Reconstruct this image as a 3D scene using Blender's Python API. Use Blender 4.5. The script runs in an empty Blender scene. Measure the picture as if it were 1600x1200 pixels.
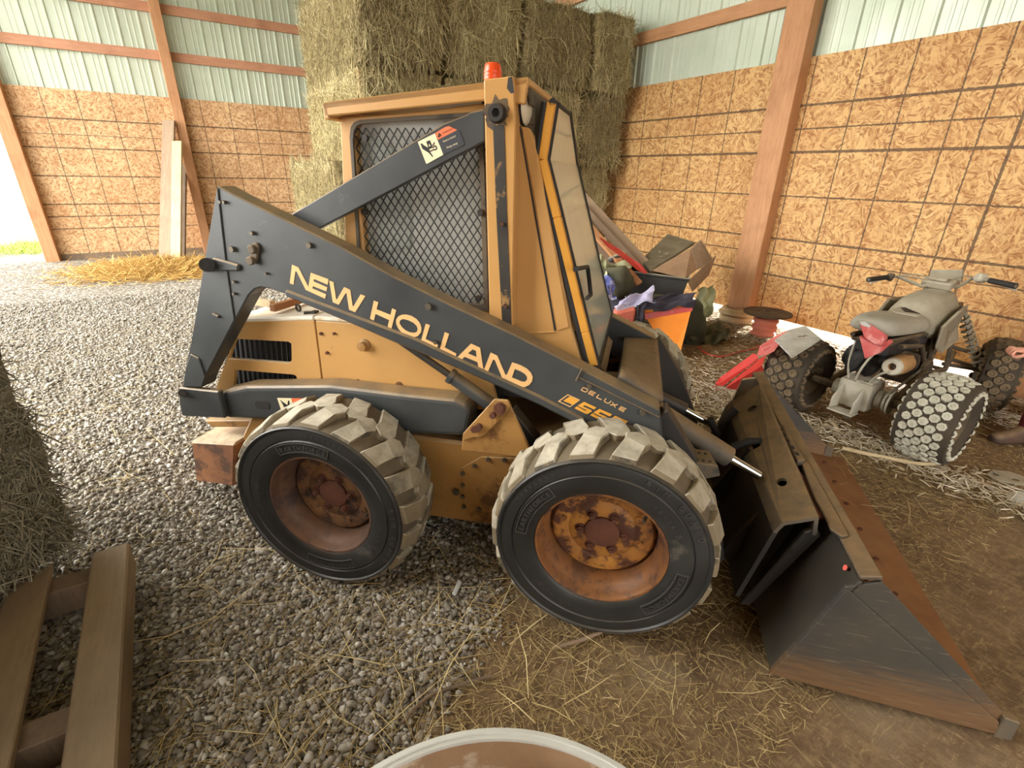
import bpy, bmesh, math, random
import numpy as np
from mathutils import Vector, Matrix, Euler
from mathutils.geometry import tessellate_polygon
R = math.radians
rnd = random.Random(7)
SC = bpy.context.scene
COL = SC.collection
PI = math.pi

# ------------------------------------------------------------------ camera
FPX, PITCH, ROLL, YAW, CAMH = 757.9, .40838, .02154, .57282, 1.55
_sh, _ch = math.sin(YAW), math.cos(YAW)
_fw = Vector((_sh, _ch, 0)); _rt = Vector((_ch, -_sh, 0)); _up = Vector((0, 0, 1))
CF = math.cos(PITCH) * _fw - math.sin(PITCH) * _up
_U = math.sin(PITCH) * _fw + math.cos(PITCH) * _up
CR = math.cos(ROLL) * _rt + math.sin(ROLL) * _U
CU = -math.sin(ROLL) * _rt + math.cos(ROLL) * _U
EYE = Vector((0, 0, CAMH))
cam_data = bpy.data.cameras.new('camera')
cam_data.sensor_width = 36.0
cam_data.lens = 36.0 * FPX / 1600.0
cam_data.clip_start = .02
cam_data.clip_end = 400
cam = bpy.data.objects.new('camera', cam_data)
COL.objects.link(cam)
cam.matrix_world = Matrix(((CR.x, CU.x, -CF.x, 0), (CR.y, CU.y, -CF.y, 0), (CR.z, CU.z, -CF.z, CAMH), (0, 0, 0, 1)))
SC.camera = cam

# survey helpers: where a sight line through a photo point meets a known plane of the place
def sight(p):
    return CF * FPX + CR * (p[0] - 800) + CU * (600 - p[1])
def bp(p, x=None, y=None, z=None):            # building frame (world)
    r = sight(p)
    t = (x - EYE.x) / r.x if x is not None else (y - EYE.y) / r.y if y is not None else (z - EYE.z) / r.z
    return EYE + r * t
def dp(p, d):                                  # a point at distance d in front of the lens plane
    return EYE + sight(p) * (d / FPX)
PSI = -.8198
LX = Vector((math.cos(PSI), math.sin(PSI), 0)); LY = Vector((-math.sin(PSI), math.cos(PSI), 0))
LO = Vector((-.55, 2.065, 0))                  # loader origin in the loader-aligned frame
def lp(p, y=None, x=None, z=None):             # loader frame, already relative to the loader origin
    """y, x: planes given in the loader-aligned frame."""
    r = sight(p)
    a, b = r.dot(LX), r.dot(LY)
    t = y / b if y is not None else x / a if x is not None else (z - CAMH) / r.z
    return Vector((a * t, b * t, CAMH + r.z * t)) - LO
def lw(x, y):                                  # loader-aligned ground coords -> world
    return LX * x + LY * y

# ------------------------------------------------------------------ tagging
def tag(o, label=None, cat=None, group=None, kind=None):
    if label: o['label'] = label
    if cat: o['category'] = cat
    if group: o['group'] = group
    if kind: o['kind'] = kind
    return o
def thing(name, label, cat, loc=(0, 0, 0), rotz=0, group=None):
    o = bpy.data.objects.new(name, None); COL.objects.link(o)
    o.empty_display_size = .1
    o.location = loc; o.rotation_euler = (0, 0, rotz)
    return tag(o, label, cat, group)
def copy_tree(o, parent=None):
    c = o.copy(); COL.objects.link(c)
    if parent: c.parent = parent
    for ch in list(o.children):
        copy_tree(ch, c)
    return c

# ------------------------------------------------------------------ mesh builder
def V(*a):
    return Vector(a)
class MB:
    def __init__(s):
        s.v = []; s.f = []
    def add(s, vs, fs):
        b = len(s.v)
        s.v.extend(Vector(v) for v in vs)
        s.f.extend(tuple(b + i for i in f) for f in fs)
    def box(s, c, size, rot=None):
        c = Vector(c); hx, hy, hz = (a / 2 for a in size)
        vs = [Vector((x, y, z)) for x in (-hx, hx) for y in (-hy, hy) for z in (-hz, hz)]
        if rot is not None:
            m = rot if isinstance(rot, Matrix) else Euler(rot).to_matrix()
            vs = [m @ v for v in vs]
        s.add([c + v for v in vs], [(0, 1, 3, 2), (4, 6, 7, 5), (0, 4, 5, 1), (2, 3, 7, 6), (0, 2, 6, 4), (1, 5, 7, 3)])
    def span(s, lo, hi):
        lo, hi = Vector(lo), Vector(hi)
        s.box((lo + hi) / 2, [abs(a) for a in (hi - lo)])
    def prism(s, pts, vec, holes=()):
        """planar outline (3D points) pushed along vec; optional holes."""
        pts = [Vector(p) for p in pts]; vec = Vector(vec)
        loops = [pts] + [[Vector(p) for p in h] for h in holes]
        if not holes:
            n = len(pts)
            s.add(pts + [p + vec for p in pts], [tuple(range(n))[::-1], tuple(range(n, 2 * n))] + [(i, (i + 1) % n, n + (i + 1) % n, n + i) for i in range(n)])
            return
        tris = tessellate_polygon(loops)
        flat = [p for l in loops for p in l]; n = len(flat)
        fs = [tuple(t) for t in tris] + [tuple(n + i for i in reversed(t)) for t in tris]
        o = 0
        for l in loops:
            k = len(l)
            fs += [(o + i, o + (i + 1) % k, n + o + (i + 1) % k, n + o + i) for i in range(k)]
            o += k
        s.add(flat + [p + vec for p in flat], fs)
    def hull(s, a, b):
        """loft between two outlines of the same count, capped."""
        n = len(a)
        s.add(list(a) + list(b), [tuple(range(n))[::-1], tuple(range(n, 2 * n))] + [(i, (i + 1) % n, n + (i + 1) % n, n + i) for i in range(n)])
    def tube(s, pts, r, n=10, caps=True, flat=1.0):
        pts = [Vector(p) for p in pts]; k = len(pts)
        rs = r if isinstance(r, (list, tuple)) else [r] * k
        rings = []
        t0 = (pts[1] - pts[0]).normalized()
        a = t0.orthogonal().normalized()
        if abs(t0.z) < .9:
            a = t0.cross(Vector((0, 0, 1))).normalized()
        for i in range(k):
            t = (pts[min(i + 1, k - 1)] - pts[max(i - 1, 0)]).normalized()
            a = (a - t * a.dot(t)).normalized()
            b = t.cross(a)
            rings.append([pts[i] + a * (math.cos(2 * PI * j / n) * rs[i]) + b * (math.sin(2 * PI * j / n) * rs[i] * flat) for j in range(n)])
        vs = [p for q in rings for p in q]
        fs = [(i * n + j, i * n + (j + 1) % n, (i + 1) * n + (j + 1) % n, (i + 1) * n + j) for i in range(k - 1) for j in range(n)]
        if caps:
            fs += [tuple(range(n))[::-1], tuple(range((k - 1) * n, k * n))]
        s.add(vs, fs)
    def lathe(s, prof, c=(0, 0, 0), axis=(0, 0, 1), n=32, closed=False):
        """prof: (radius, height along axis)"""
        c = Vector(c); ax = Vector(axis).normalized()
        a = ax.orthogonal().normalized(); b = ax.cross(a)
        k = len(prof)
        vs = [c + ax * h + (a * math.cos(2 * PI * j / n) + b * math.sin(2 * PI * j / n)) * r for r, h in prof for j in range(n)]
        m = k if closed else k - 1
        fs = [(i * n + j, i * n + (j + 1) % n, ((i + 1) % k) * n + (j + 1) % n, ((i + 1) % k) * n + j) for i in range(m) for j in range(n)]
        s.add(vs, fs)
    def disc(s, c, axis, r, h, n=20):
        s.lathe([(.0001, 0), (r, 0), (r, h), (.0001, h)], c, axis, n)
    def bolt(s, c, axis, r=.012, h=.01):
        s.disc(c, axis, r, h, 6)
    def blob(s, c, size, seed=0, n=3, amp=.15, rot=None):
        """bumpy rounded lump"""
        bm = bmesh.new(); bmesh.ops.create_icosphere(bm, subdivisions=n, radius=1)
        q = random.Random(seed); ph = [(q.uniform(1, 3.2), q.uniform(0, 6), q.uniform(1, 3.2), q.uniform(0, 6), q.uniform(1, 3.2)) for _ in range(4)]
        vs = []
        for v in bm.verts:
            p = v.co.copy(); d = 1
            for f in ph:
                d += amp * .5 * math.sin(p.x * f[0] * 1.6 + f[1]) * math.sin(p.y * f[2] * 1.6 + f[3] + p.z * f[4])
            p = Vector((p.x * size[0], p.y * size[1], p.z * size[2])) * d
            if rot is not None: p = Euler(rot).to_matrix() @ p
            vs.append(p + Vector(c))
        bm.verts.index_update()
        fs = [tuple(v.index for v in f.verts) for f in bm.faces]
        bm.free(); s.add(vs, fs)
    def build(s, name, m, parent=None, smooth=None, bevel=0, seg=1, fix=True, sub=0, solid=0):
        me = bpy.data.meshes.new(name)
        me.from_pydata([tuple(v) for v in s.v], [], s.f)
        me.validate()
        if fix:
            bm = bmesh.new(); bm.from_mesh(me)
            bmesh.ops.recalc_face_normals(bm, faces=bm.faces)
            bm.to_mesh(me); bm.free()
        if m: me.materials.append(m)
        o = bpy.data.objects.new(name, me); COL.objects.link(o)
        if parent: o.parent = parent
        if smooth:
            me.polygons.foreach_set('use_smooth', [True] * len(me.polygons))
            try:
                me.set_sharp_from_angle(angle=R(smooth))
            except Exception:
                pass
        if solid:
            md = o.modifiers.new('solid', 'SOLIDIFY'); md.thickness = solid; md.offset = 0
        if sub:
            md = o.modifiers.new('sub', 'SUBSURF'); md.levels = md.render_levels = sub
        if bevel:
            md = o.modifiers.new('bevel', 'BEVEL'); md.width = bevel; md.segments = seg; md.limit_method = 'ANGLE'; md.angle_limit = R(35)
        return o
def np_mesh(name, verts, faces, m, parent=None, smooth=False, colors=None):
    """fast mesh from numpy arrays; faces all of one size"""
    me = bpy.data.meshes.new(name)
    nv, (nf, k) = len(verts), faces.shape
    me.vertices.add(nv); me.loops.add(nf * k); me.polygons.add(nf)
    me.vertices.foreach_set('co', np.ascontiguousarray(verts, dtype=np.float32).ravel())
    me.loops.foreach_set('vertex_index', np.ascontiguousarray(faces, dtype=np.int32).ravel())
    me.polygons.foreach_set('loop_start', np.arange(0, nf * k, k, dtype=np.int32))
    me.polygons.foreach_set('loop_total', np.full(nf, k, dtype=np.int32))
    if smooth: me.polygons.foreach_set('use_smooth', np.ones(nf, dtype=bool))
    if colors is not None:
        at = me.attributes.new('tint', 'FLOAT', 'POINT'); at.data.foreach_set('value', np.ascontiguousarray(colors, dtype=np.float32))
    me.update(calc_edges=True); me.validate()
    if m: me.materials.append(m)
    o = bpy.data.objects.new(name, me); COL.objects.link(o)
    if parent: o.parent = parent
    return o
def text_mesh(txt, size=1.0, extrude=.0):
    """outline text as (verts, faces) in the xy plane, centred"""
    cu = bpy.data.curves.new('lettering', 'FONT'); cu.body = txt; cu.size = size; cu.align_x = 'CENTER'; cu.align_y = 'CENTER'; cu.extrude = extrude
    cu.resolution_u = 3
    o = bpy.data.objects.new('lettering', cu); COL.objects.link(o)
    dg = bpy.context.evaluated_depsgraph_get()
    me = bpy.data.meshes.new_from_object(o.evaluated_get(dg))
    vs = [v.co.copy() for v in me.vertices]; fs = [tuple(p.vertices) for p in me.polygons]
    bpy.data.objects.remove(o); bpy.data.curves.remove(cu); bpy.data.meshes.remove(me)
    return vs, fs
def shadeless_norm(a):
    return Vector(a).normalized()

# ------------------------------------------------------------------ materials
def srgb(r, g, b):
    f = lambda c: ((c / 255 + .055) / 1.055) ** 2.4 if c > 10 else c / 255 / 12.92
    return (f(r), f(g), f(b), 1)
class N:
    """tiny node graph writer"""
    def __init__(s, name):
        s.m = bpy.data.materials.new(name); s.m.use_nodes = True
        s.t = s.m.node_tree; s.t.nodes.clear()
        s.out = s.t.nodes.new('ShaderNodeOutputMaterial')
        s.b = s.t.nodes.new('ShaderNodeBsdfPrincipled')
        s.t.links.new(s.b.outputs[0], s.out.inputs[0])
    def n(s, typ, **kw):
        nd = s.t.nodes.new('ShaderNode' + typ)
        for k, v in kw.items():
            if hasattr(nd, k) and k not in nd.inputs: setattr(nd, k, v)
            else: s.put(nd.inputs[k], v)
        return nd
    def put(s, sock, v):
        if isinstance(v, bpy.types.NodeSocket): s.t.links.new(v, sock)
        elif v is not None: sock.default_value = v
    def math(s, op, a, b=None, c=None, clamp=False):
        nd = s.t.nodes.new('ShaderNodeMath'); nd.operation = op; nd.use_clamp = clamp
        for i, v in enumerate((a, b, c)):
            if v is not None: s.put(nd.inputs[i], v)
        return nd.outputs[0]
    def coord(s, which='Object'):
        return s.n('TexCoord').outputs[which]
    def mapping(s, vec, scale=(1, 1, 1), rot=(0, 0, 0), loc=(0, 0, 0)):
        nd = s.t.nodes.new('ShaderNodeMapping'); s.put(nd.inputs['Vector'], vec)
        nd.inputs['Scale'].default_value = scale; nd.inputs['Rotation'].default_value = rot; nd.inputs['Location'].default_value = loc
        return nd.outputs[0]
    def noise(s, vec, scale, detail=4, rough=.55, dist=0):
        nd = s.t.nodes.new('ShaderNodeTexNoise'); s.put(nd.inputs['Vector'], vec)
        nd.inputs['Scale'].default_value = scale; nd.inputs['Detail'].default_value = detail; nd.inputs['Roughness'].default_value = rough
        nd.inputs['Distortion'].default_value = dist
        return nd.outputs[0]
    def vor(s, vec, scale, feature='F1', out='Distance', rand=1):
        nd = s.t.nodes.new('ShaderNodeTexVoronoi'); nd.feature = feature; s.put(nd.inputs['Vector'], vec)
        nd.inputs['Scale'].default_value = scale; nd.inputs['Randomness'].default_value = rand
        return nd.outputs[out]
    def ramp(s, fac, stops, interp='LINEAR'):
        nd = s.t.nodes.new('ShaderNodeValToRGB'); s.put(nd.inputs[0], fac)
        nd.color_ramp.interpolation = interp
        e = nd.color_ramp.elements
        while len(e) < len(stops): e.new(.5)
        for el, (p, c) in zip(e, stops):
            el.position = p; el.color = c if not isinstance(c, (int, float)) else (c, c, c, 1)
        return nd.outputs[0]
    def mix(s, fac, a, b, mode='MIX'):
        nd = s.t.nodes.new('ShaderNodeMix'); nd.data_type = 'RGBA'; nd.blend_type = mode
        s.put(nd.inputs[0], fac); s.put(nd.inputs[6], a); s.put(nd.inputs[7], b)
        return nd.outputs[2]
    def bump(s, h, strength=.3, dist=.01, normal=None):
        nd = s.t.nodes.new('ShaderNodeBump'); s.put(nd.inputs['Height'], h)
        nd.inputs['Strength'].default_value = strength; nd.inputs['Distance'].default_value = dist
        if normal is not None: s.put(nd.inputs['Normal'], normal)
        return nd.outputs[0]
    def fin(s, col=None, rough=None, metal=None, normal=None, **kw):
        if col is not None: s.put(s.b.inputs['Base Color'], col)
        if rough is not None: s.put(s.b.inputs['Roughness'], rough)
        if metal is not None: s.put(s.b.inputs['Metallic'], metal)
        if normal is not None: s.put(s.b.inputs['Normal'], normal)
        for k, v in kw.items():
            s.put(s.b.inputs[k.replace('_', ' ')], v)
        return s.m
def worn(name, base, alt, scale=6, rough=.6, metal=0, wear=None, wear_amt=.45, wear_scale=5, dust=None, dust_amt=.5, bump=.15, grain=60, stretch=(1, 1, 1), coat=0):
    """painted or weathered surface: patchy base, blotches of wear, dust settled on upward faces"""
    g = N(name); co = g.mapping(g.coord(), scale=stretch)
    n1 = g.noise(co, scale, 5, .6)
    c = g.mix(g.ramp(n1, [(.35, 0), (.65, 1)]), base, alt)
    if wear is not None:
        n2 = g.noise(co, wear_scale, 7, .68)
        m = g.ramp(n2, [(1 - wear_amt - .04, 0), (1 - wear_amt + .05, 1)])
        c = g.mix(m, c, wear)
    if dust is not None:
        nz = g.n('SeparateXYZ', Vector=g.n('NewGeometry').outputs['Normal']).outputs[2]
        up = g.ramp(nz, [(.25, 0), (.8, 1)])
        n3 = g.ramp(g.noise(co, scale * 2.3, 6, .65), [(.3, .35), (.62, 1)])
        c = g.mix(g.math('MULTIPLY', g.math('MULTIPLY', up, n3), dust_amt, clamp=True), c, dust)
    n4 = g.noise(co, grain, 3, .6)
    return g.fin(c, g.ramp(n1, [(.2, max(rough - .12, .05)), (.8, min(rough + .12, 1))]), metal, g.bump(n4, bump, .004) if bump else None, Coat_Weight=coat)
def flat(name, c, rough=.6, metal=0, **kw):
    g = N(name)
    n1 = g.noise(g.coord(), 14, 4)
    c2 = tuple(min(1, a * 1.18) for a in c[:3]) + (1,); c1 = tuple(a * .84 for a in c[:3]) + (1,)
    return g.fin(g.mix(n1, c1, c2), rough, metal, **kw)
def woodmat(name, c1, c2, c3, axis='Z', rough=.75, scale=1.0):
    g = N(name)
    st = {'X': (1.2, 14, 14), 'Y': (14, 1.2, 14), 'Z': (14, 14, 1.2)}[axis]
    co = g.mapping(g.coord(), scale=tuple(a * scale for a in st))
    n1 = g.noise(co, 2.2, 6, .6, .6)
    n2 = g.noise(co, 9, 4, .6)
    n3 = g.noise(g.coord(), 3.1, 3)
    c = g.mix(g.ramp(n1, [(.3, 0), (.7, 1)]), c1, c2)
    c = g.mix(g.math('MULTIPLY', g.ramp(n3, [(.5, 0), (.75, 1)]), .6), c, c3)
    c = g.mix(g.math('MULTIPLY', g.ramp(n2, [(.55, 0), (.7, 1)]), .35), c, tuple(a * .45 for a in c1[:3]) + (1,))
    return g.fin(c, rough, 0, g.bump(n2, .25, .004))
M = {}
# ================================================================== materials
WX, BY = 5.3, 11.6                               # inner plane of the right wall (x) and of the back wall (y)
def osb(name, axis, vlines, hlines, tint):
    g = N(name)
    sp = g.n('SeparateXYZ', Vector=g.coord())
    u = sp.outputs[1 if axis == 'y' else 0]; v = sp.outputs[2]
    P = g.n('CombineXYZ', X=u, Y=v, Z=0.0).outputs[0]
    def flakes(scale, seed, lx, ly):
        Q = g.mapping(P, loc=(seed, seed * 1.7, 0))
        cid = g.vor(Q, scale, out='Color')
        ang = g.math('MULTIPLY', g.n('SeparateColor', Color=cid).outputs[0], 6.28)
        vr = g.n('VectorRotate', rotation_type='AXIS_ANGLE'); g.put(vr.inputs['Vector'], Q); g.put(vr.inputs['Angle'], ang)
        w = g.noise(Q, 6, 2)
        W = g.n('VectorMath', operation='ADD'); g.put(W.inputs[0], g.mapping(vr.outputs[0], scale=(lx, ly, 1)))
        g.put(W.inputs[1], g.n('CombineXYZ', X=w, Y=w, Z=0.0).outputs[0])
        return g.n('SeparateColor', Color=g.vor(W.outputs[0], 1, out='Color')).outputs[1]
    a = flakes(10, 0, 14, 62); b = flakes(15, 3.3, 18, 90); c = flakes(6.5, 7.7, 9, 40)
    k = lambda *q: tuple(x * t for x, t in zip(srgb(*q)[:3], tint)) + (1,)
    col = g.ramp(a, [(0, k(182, 138, 90)), (.3, k(198, 156, 106)), (.7, k(206, 168, 120)), (1, k(220, 188, 142))])
    col = g.mix(g.ramp(c, [(.6, 0), (.68, .8)]), col, k(232, 198, 146))
    col = g.mix(g.ramp(b, [(.8, 0), (.86, .75)]), col, k(146, 96, 54))
    col = g.mix(g.ramp(b, [(.14, .6), (.2, 0)]), col, k(240, 208, 158))
    big = g.noise(P, 1.3, 3)
    col = g.mix(g.ramp(big, [(.35, .28), (.65, 0)]), col, k(176, 116, 58))
    wob = g.math('MULTIPLY', g.math('SUBTRACT', g.noise(P, 45, 2), .5), .016)
    mask = None
    for s, lst in ((u, vlines), (v, hlines)):
        sw = g.math('ADD', s, wob)
        for pos, w in lst:
            q = g.math('COMPARE', sw, pos, w)
            mask = q if mask is None else g.math('MAXIMUM', mask, q)
    col = g.mix(g.math('MULTIPLY', mask, .82), col, srgb(66, 46, 26))
    h = g.math('SUBTRACT', g.math('ADD', a, g.math('MULTIPLY', b, .6)), g.math('MULTIPLY', mask, .8))
    return g.fin(col, .72, 0, g.bump(h, .12, .003))
rv = [(bp(p, x=WX).y, .006) for p in ((1277, 89.6), (1355, 75), (1439.3, 60.5), (1534.7, 44), (1593, 34.8), (1148, 121), (1097, 126))]
rv += [(rv[4][0] - (rv[3][0] - rv[4][0]), .006), (bp((1600, 180), x=WX).y, .006)] + [(rv[4][0] - .41 * k, .005) for k in range(3, 9)] + [(rv[6][0] + .42 * k, .005) for k in range(1, 12)]
rh = [(bp(p, x=WX).z, w) for p, w in (((1413.7, 149.6), .011), ((1400, 193), .007), ((1388, 234.7), .012), ((1300, 309.8), .007), ((1300, 383), .010), ((1420, 428), .006), ((1180, 425), .009))]
M['osb_right'] = osb('osb_right', 'y', rv, rh, (.82, .74, .58))
bv = [(bp(p, y=BY).x, .006) for p in ((60, 140), (117, 144), (172, 151), (223, 152), (311, 157), (357, 163))] + [(bp((357, 163), y=BY).x + .41 * k, .006) for k in range(1, 10)]
bh = [(bp(p, y=BY).z, w) for p, w in (((100, 185.5), .011), ((100, 210), .005), ((100, 231), .010), ((100, 275), .010), ((100, 319.3), .010), ((100, 338.5), .009), ((100, 357.8), .008))]
M['osb_back'] = osb('osb_back', 'x', bv, bh, (.84, .80, .82))
M['siding'] = worn('siding', srgb(196, 204, 184), srgb(184, 194, 172), 2, .42, .15, bump=.03, grain=8)
M['post'] = woodmat('post', srgb(172, 122, 82), srgb(194, 144, 102), srgb(152, 104, 66))
M['girt'] = woodmat('girt', srgb(174, 122, 92), srgb(192, 142, 110), srgb(150, 100, 72), 'X')
M['girt_y'] = woodmat('girt_y', srgb(178, 128, 86), srgb(196, 146, 104), srgb(154, 106, 66), 'Y')
M['grey_wood'] = woodmat('grey_wood', srgb(134, 110, 86), srgb(154, 130, 104), srgb(106, 86, 66))
M['pale_wood'] = woodmat('pale_wood', srgb(178, 156, 118), srgb(194, 172, 134), srgb(150, 126, 92))
M['dark_wood'] = woodmat('dark_wood', srgb(116, 96, 76), srgb(136, 114, 90), srgb(88, 72, 56))
M['brown_wood'] = woodmat('brown_wood', srgb(150, 100, 62), srgb(176, 124, 80), srgb(116, 74, 44), 'X')
M['pallet_wood'] = woodmat('pallet_wood', srgb(148, 126, 98), srgb(166, 144, 114), srgb(116, 98, 76), 'Y')
M['concrete'] = worn('concrete', srgb(190, 186, 174), srgb(160, 154, 142), 4, .9, 0, bump=.3)

def hay(name, a, b, c, d):
    g = N(name); co = g.coord()
    def strands(sx, sz, seed):
        w = g.noise(g.mapping(co, loc=(seed, 0, 0)), 3.5, 3)
        W = g.n('VectorMath', operation='ADD'); g.put(W.inputs[0], g.mapping(co, scale=(sx, sx, sz), loc=(seed, seed, seed)))
        g.put(W.inputs[1], g.n('CombineXYZ', X=g.math('MULTIPLY', w, 9), Y=g.math('MULTIPLY', w, 7), Z=g.math('MULTIPLY', w, 5)).outputs[0])
        return g.noise(W.outputs[0], 1, 5, .7)
    s1 = strands(62, 12, 1.3); s2 = strands(16, 70, 5.1)
    f = g.math('MAXIMUM', s1, s2)
    col = g.ramp(f, [(.40, a), (.54, b), (.66, c), (.8, d)])
    pat = g.noise(co, 2.2, 4)
    col = g.mix(g.ramp(pat, [(.4, .4), (.62, 0)]), col, a)
    at = g.n('Attribute'); at.attribute_name = 'tint'
    col = g.mix(g.math('MULTIPLY', at.outputs['Fac'], .85), col, d)
    return g.fin(col, .9, 0, g.bump(f, .7, .02))
M['hay'] = hay('hay', srgb(98, 82, 50), srgb(158, 138, 92), srgb(204, 186, 132), srgb(238, 224, 170))
M['hay_green'] = hay('hay_green', srgb(88, 74, 46), srgb(140, 122, 80), srgb(184, 166, 116), srgb(220, 204, 152))
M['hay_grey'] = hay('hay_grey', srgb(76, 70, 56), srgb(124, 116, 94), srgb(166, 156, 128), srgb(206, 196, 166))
def tinted(name, stops, rough=.85):
    g = N(name); at = g.n('Attribute'); at.attribute_name = 'tint'
    return g.fin(g.ramp(at.outputs['Fac'], stops), rough)
M['straw'] = tinted('straw', [(0, srgb(128, 104, 62)), (.5, srgb(182, 156, 100)), (1, srgb(232, 212, 156))])
M['loose_hay'] = tinted('loose_hay', [(0, srgb(150, 112, 50)), (.5, srgb(196, 156, 84)), (1, srgb(222, 190, 120))])
M['chips'] = tinted('chips', [(0, srgb(150, 132, 104)), (.5, srgb(196, 180, 150)), (1, srgb(236, 226, 204))])
g = N('pebbles'); at = g.n('Attribute'); at.attribute_name = 'tint'
M['pebbles'] = g.fin(g.mix(g.math('MULTIPLY', g.noise(g.coord(), 60, 3), .5), g.ramp(at.outputs['Fac'], [(0, srgb(98, 90, 80)), (.35, srgb(140, 132, 120)), (.7, srgb(176, 170, 157)), (1, srgb(222, 218, 208))]), srgb(146, 134, 114)), .85)

# ================================================================== ground
def loader_xy(x, y):
    return x * LX.x + y * LX.y, x * LY.x + y * LY.y
def sstep(a, b, t):
    t = np.clip((t - a) / (b - a), 0, 1); return t * t * (3 - 2 * t)
def gh(x, y):
    """ground height: the gravel lies a little lower than the packed dirt at the front of the machine"""
    lx, ly = loader_xy(np.asarray(x, float), np.asarray(y, float))
    h = -.022 + .05 * sstep(-1.3, .2, lx)
    h = h + .012 * np.sin(x * 2.1 + y * 1.3) * np.cos(y * 1.7 - x * .6)
    far = sstep(5.5, 9, np.hypot(x, y))
    return h * (1 - far)
BND = [(-.6, -1.5), (.05, .55), (.36, 1.02), (.62, 1.13), (1.03, 1.57), (1.7, 2.5), (2.4, 3.6), (3.2, 5.2), (4.5, 12)]
def gravel_side(x, y):
    """signed distance to the edge of the gravel: positive on the gravel side"""
    x = np.asarray(x, float); y = np.asarray(y, float)
    best = np.full(x.shape, 1e9); sg = np.ones(x.shape)
    for (ax, ay), (bx, by) in zip(BND[:-1], BND[1:]):
        dx, dy = bx - ax, by - ay
        t = np.clip(((x - ax) * dx + (y - ay) * dy) / (dx * dx + dy * dy), 0, 1)
        d = np.hypot(x - ax - t * dx, y - ay - t * dy)
        cr = dx * (y - ay) - dy * (x - ax)
        m = d < best
        best = np.where(m, d, best); sg = np.where(m, np.sign(cr), sg)
    return best * sg
def ground_material():
    g = N('ground'); co = g.coord()
    at = g.n('Attribute'); at.attribute_name = 'tint'
    m = g.math('ADD', at.outputs['Fac'], g.math('MULTIPLY', g.math('SUBTRACT', g.noise(co, 3.2, 5), .5), .9))
    grav = g.ramp(m, [(.38, 0), (.62, 1)])
    # gravel: stones as cells with their own tone
    st = g.vor(co, 42, out='Color'); sd = g.vor(co, 42)
    tone = g.n('SeparateColor', Color=st).outputs[0]
    gc = g.ramp(tone, [(0, srgb(92, 84, 72)), (.4, srgb(138, 128, 112)), (.8, srgb(172, 164, 148)), (1, srgb(212, 206, 192))])
    gc = g.mix(g.ramp(sd, [(.35, 0), (.75, .8)]), gc, srgb(74, 64, 52))
    # dirt with trodden chaff
    d1 = g.noise(co, 2.4, 6, .62); d2 = g.noise(co, 26, 5, .7)
    dc = g.ramp(d1, [(.3, srgb(86, 66, 44)), (.5, srgb(114, 90, 62)), (.7, srgb(136, 112, 80))])
    dc = g.mix(g.ramp(d2, [(.45, 0), (.7, .65)]), dc, srgb(158, 132, 94))
    fib = g.noise(g.mapping(co, scale=(60, 14, 10), rot=(0, 0, .6)), 1, 4, .7, 1.2); fib2 = g.noise(g.mapping(co, scale=(14, 60, 10), rot=(0, 0, .3)), 1, 4, .7, 1.2)
    ff = g.math('MAXIMUM', fib, fib2)
    dc = g.mix(g.ramp(ff, [(.58, 0), (.68, .6)]), dc, srgb(186, 160, 112))
    dc = g.mix(g.ramp(ff, [(.34, .6), (.44, 0)]), dc, srgb(70, 52, 34))
    pale = g.noise(co, 1.1, 4); dc = g.mix(g.ramp(pale, [(.56, 0), (.68, .5)]), dc, srgb(170, 154, 124))
    col = g.mix(grav, dc, gc)
    hgt = g.mix(grav, g.math('MULTIPLY', g.math('ADD', d2, ff), .5), g.math('SUBTRACT', 1, sd))
    return g.fin(col, .92, 0, g.bump(hgt, .55, .012))
M['ground'] = ground_material()
def axis(a, b, fine0, fine1, step, far):
    q = list(np.arange(fine0, fine1 + 1e-6, step)); x = fine0; s = step
    while x > a: s = min(s * 1.35, far); x -= s; q.insert(0, x)
    x = fine1; s = step
    while x < b: s = min(s * 1.35, far); x += s; q.append(x)
    return np.array(q)
gx = axis(-40, 40, -2.5, 6, .07, 6); gy = axis(-12, 60, -.6, 6, .07, 6)
X, Y = np.meshgrid(gx, gy)
vs = np.stack([X, Y, gh(X, Y)], -1).reshape(-1, 3)
i = np.arange(len(gy) - 1)[:, None] * len(gx) + np.arange(len(gx) - 1)[None]
fs = np.stack([i, i + 1, i + 1 + len(gx), i + len(gx)], -1).reshape(-1, 4)
tg = np.clip(gravel_side(X, Y) / .5 + .5, 0, 1).ravel()
fl = np_mesh('floor', vs, fs, M['ground'], smooth=True, colors=tg)
tag(fl, 'barn floor of grey gravel giving way to brown dirt', kind='structure')

# ================================================================== walls
def siding(name, a, b, z0, z1, axis_, off, out):
    """ribbed steel sheet from a to b along one wall; off = plane, out = direction of the ribs (into the room)"""
    pts = []; p = a; P = .30
    while p < b:
        pts += [(p, 0), (p + .10, 0), (p + .105, .005), (p + .125, .005), (p + .13, 0), (p + .17, 0), (p + .175, .005), (p + .195, .005), (p + .2, 0), (p + .255, 0), (p + .268, .018), (p + .29, .018)]
        p += P
    pts.append((b, 0)); pts = [q for q in pts if q[0] <= b]
    k = len(pts); mb = MB()
    f = (lambda t, d, z: (off + out * d, t, z)) if axis_ == 'y' else (lambda t, d, z: (t, off + out * d, z))
    mb.add([f(t, d, z0) for t, d in pts] + [f(t, d, z1) for t, d in pts], [(i, i + 1, k + i + 1, k + i) for i in range(k - 1)])
    mb.add([f(t, -.03, z) for t in (a, b) for z in (z0, z1)], [(0, 1, 3, 2)])      # outer skin so the sheet stops light
    return mb.build(name, M['siding'], fix=False)
TOPZ = 4.6
OT = bp((1400, 66), x=WX).z                      # top of the board lining, right wall
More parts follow.
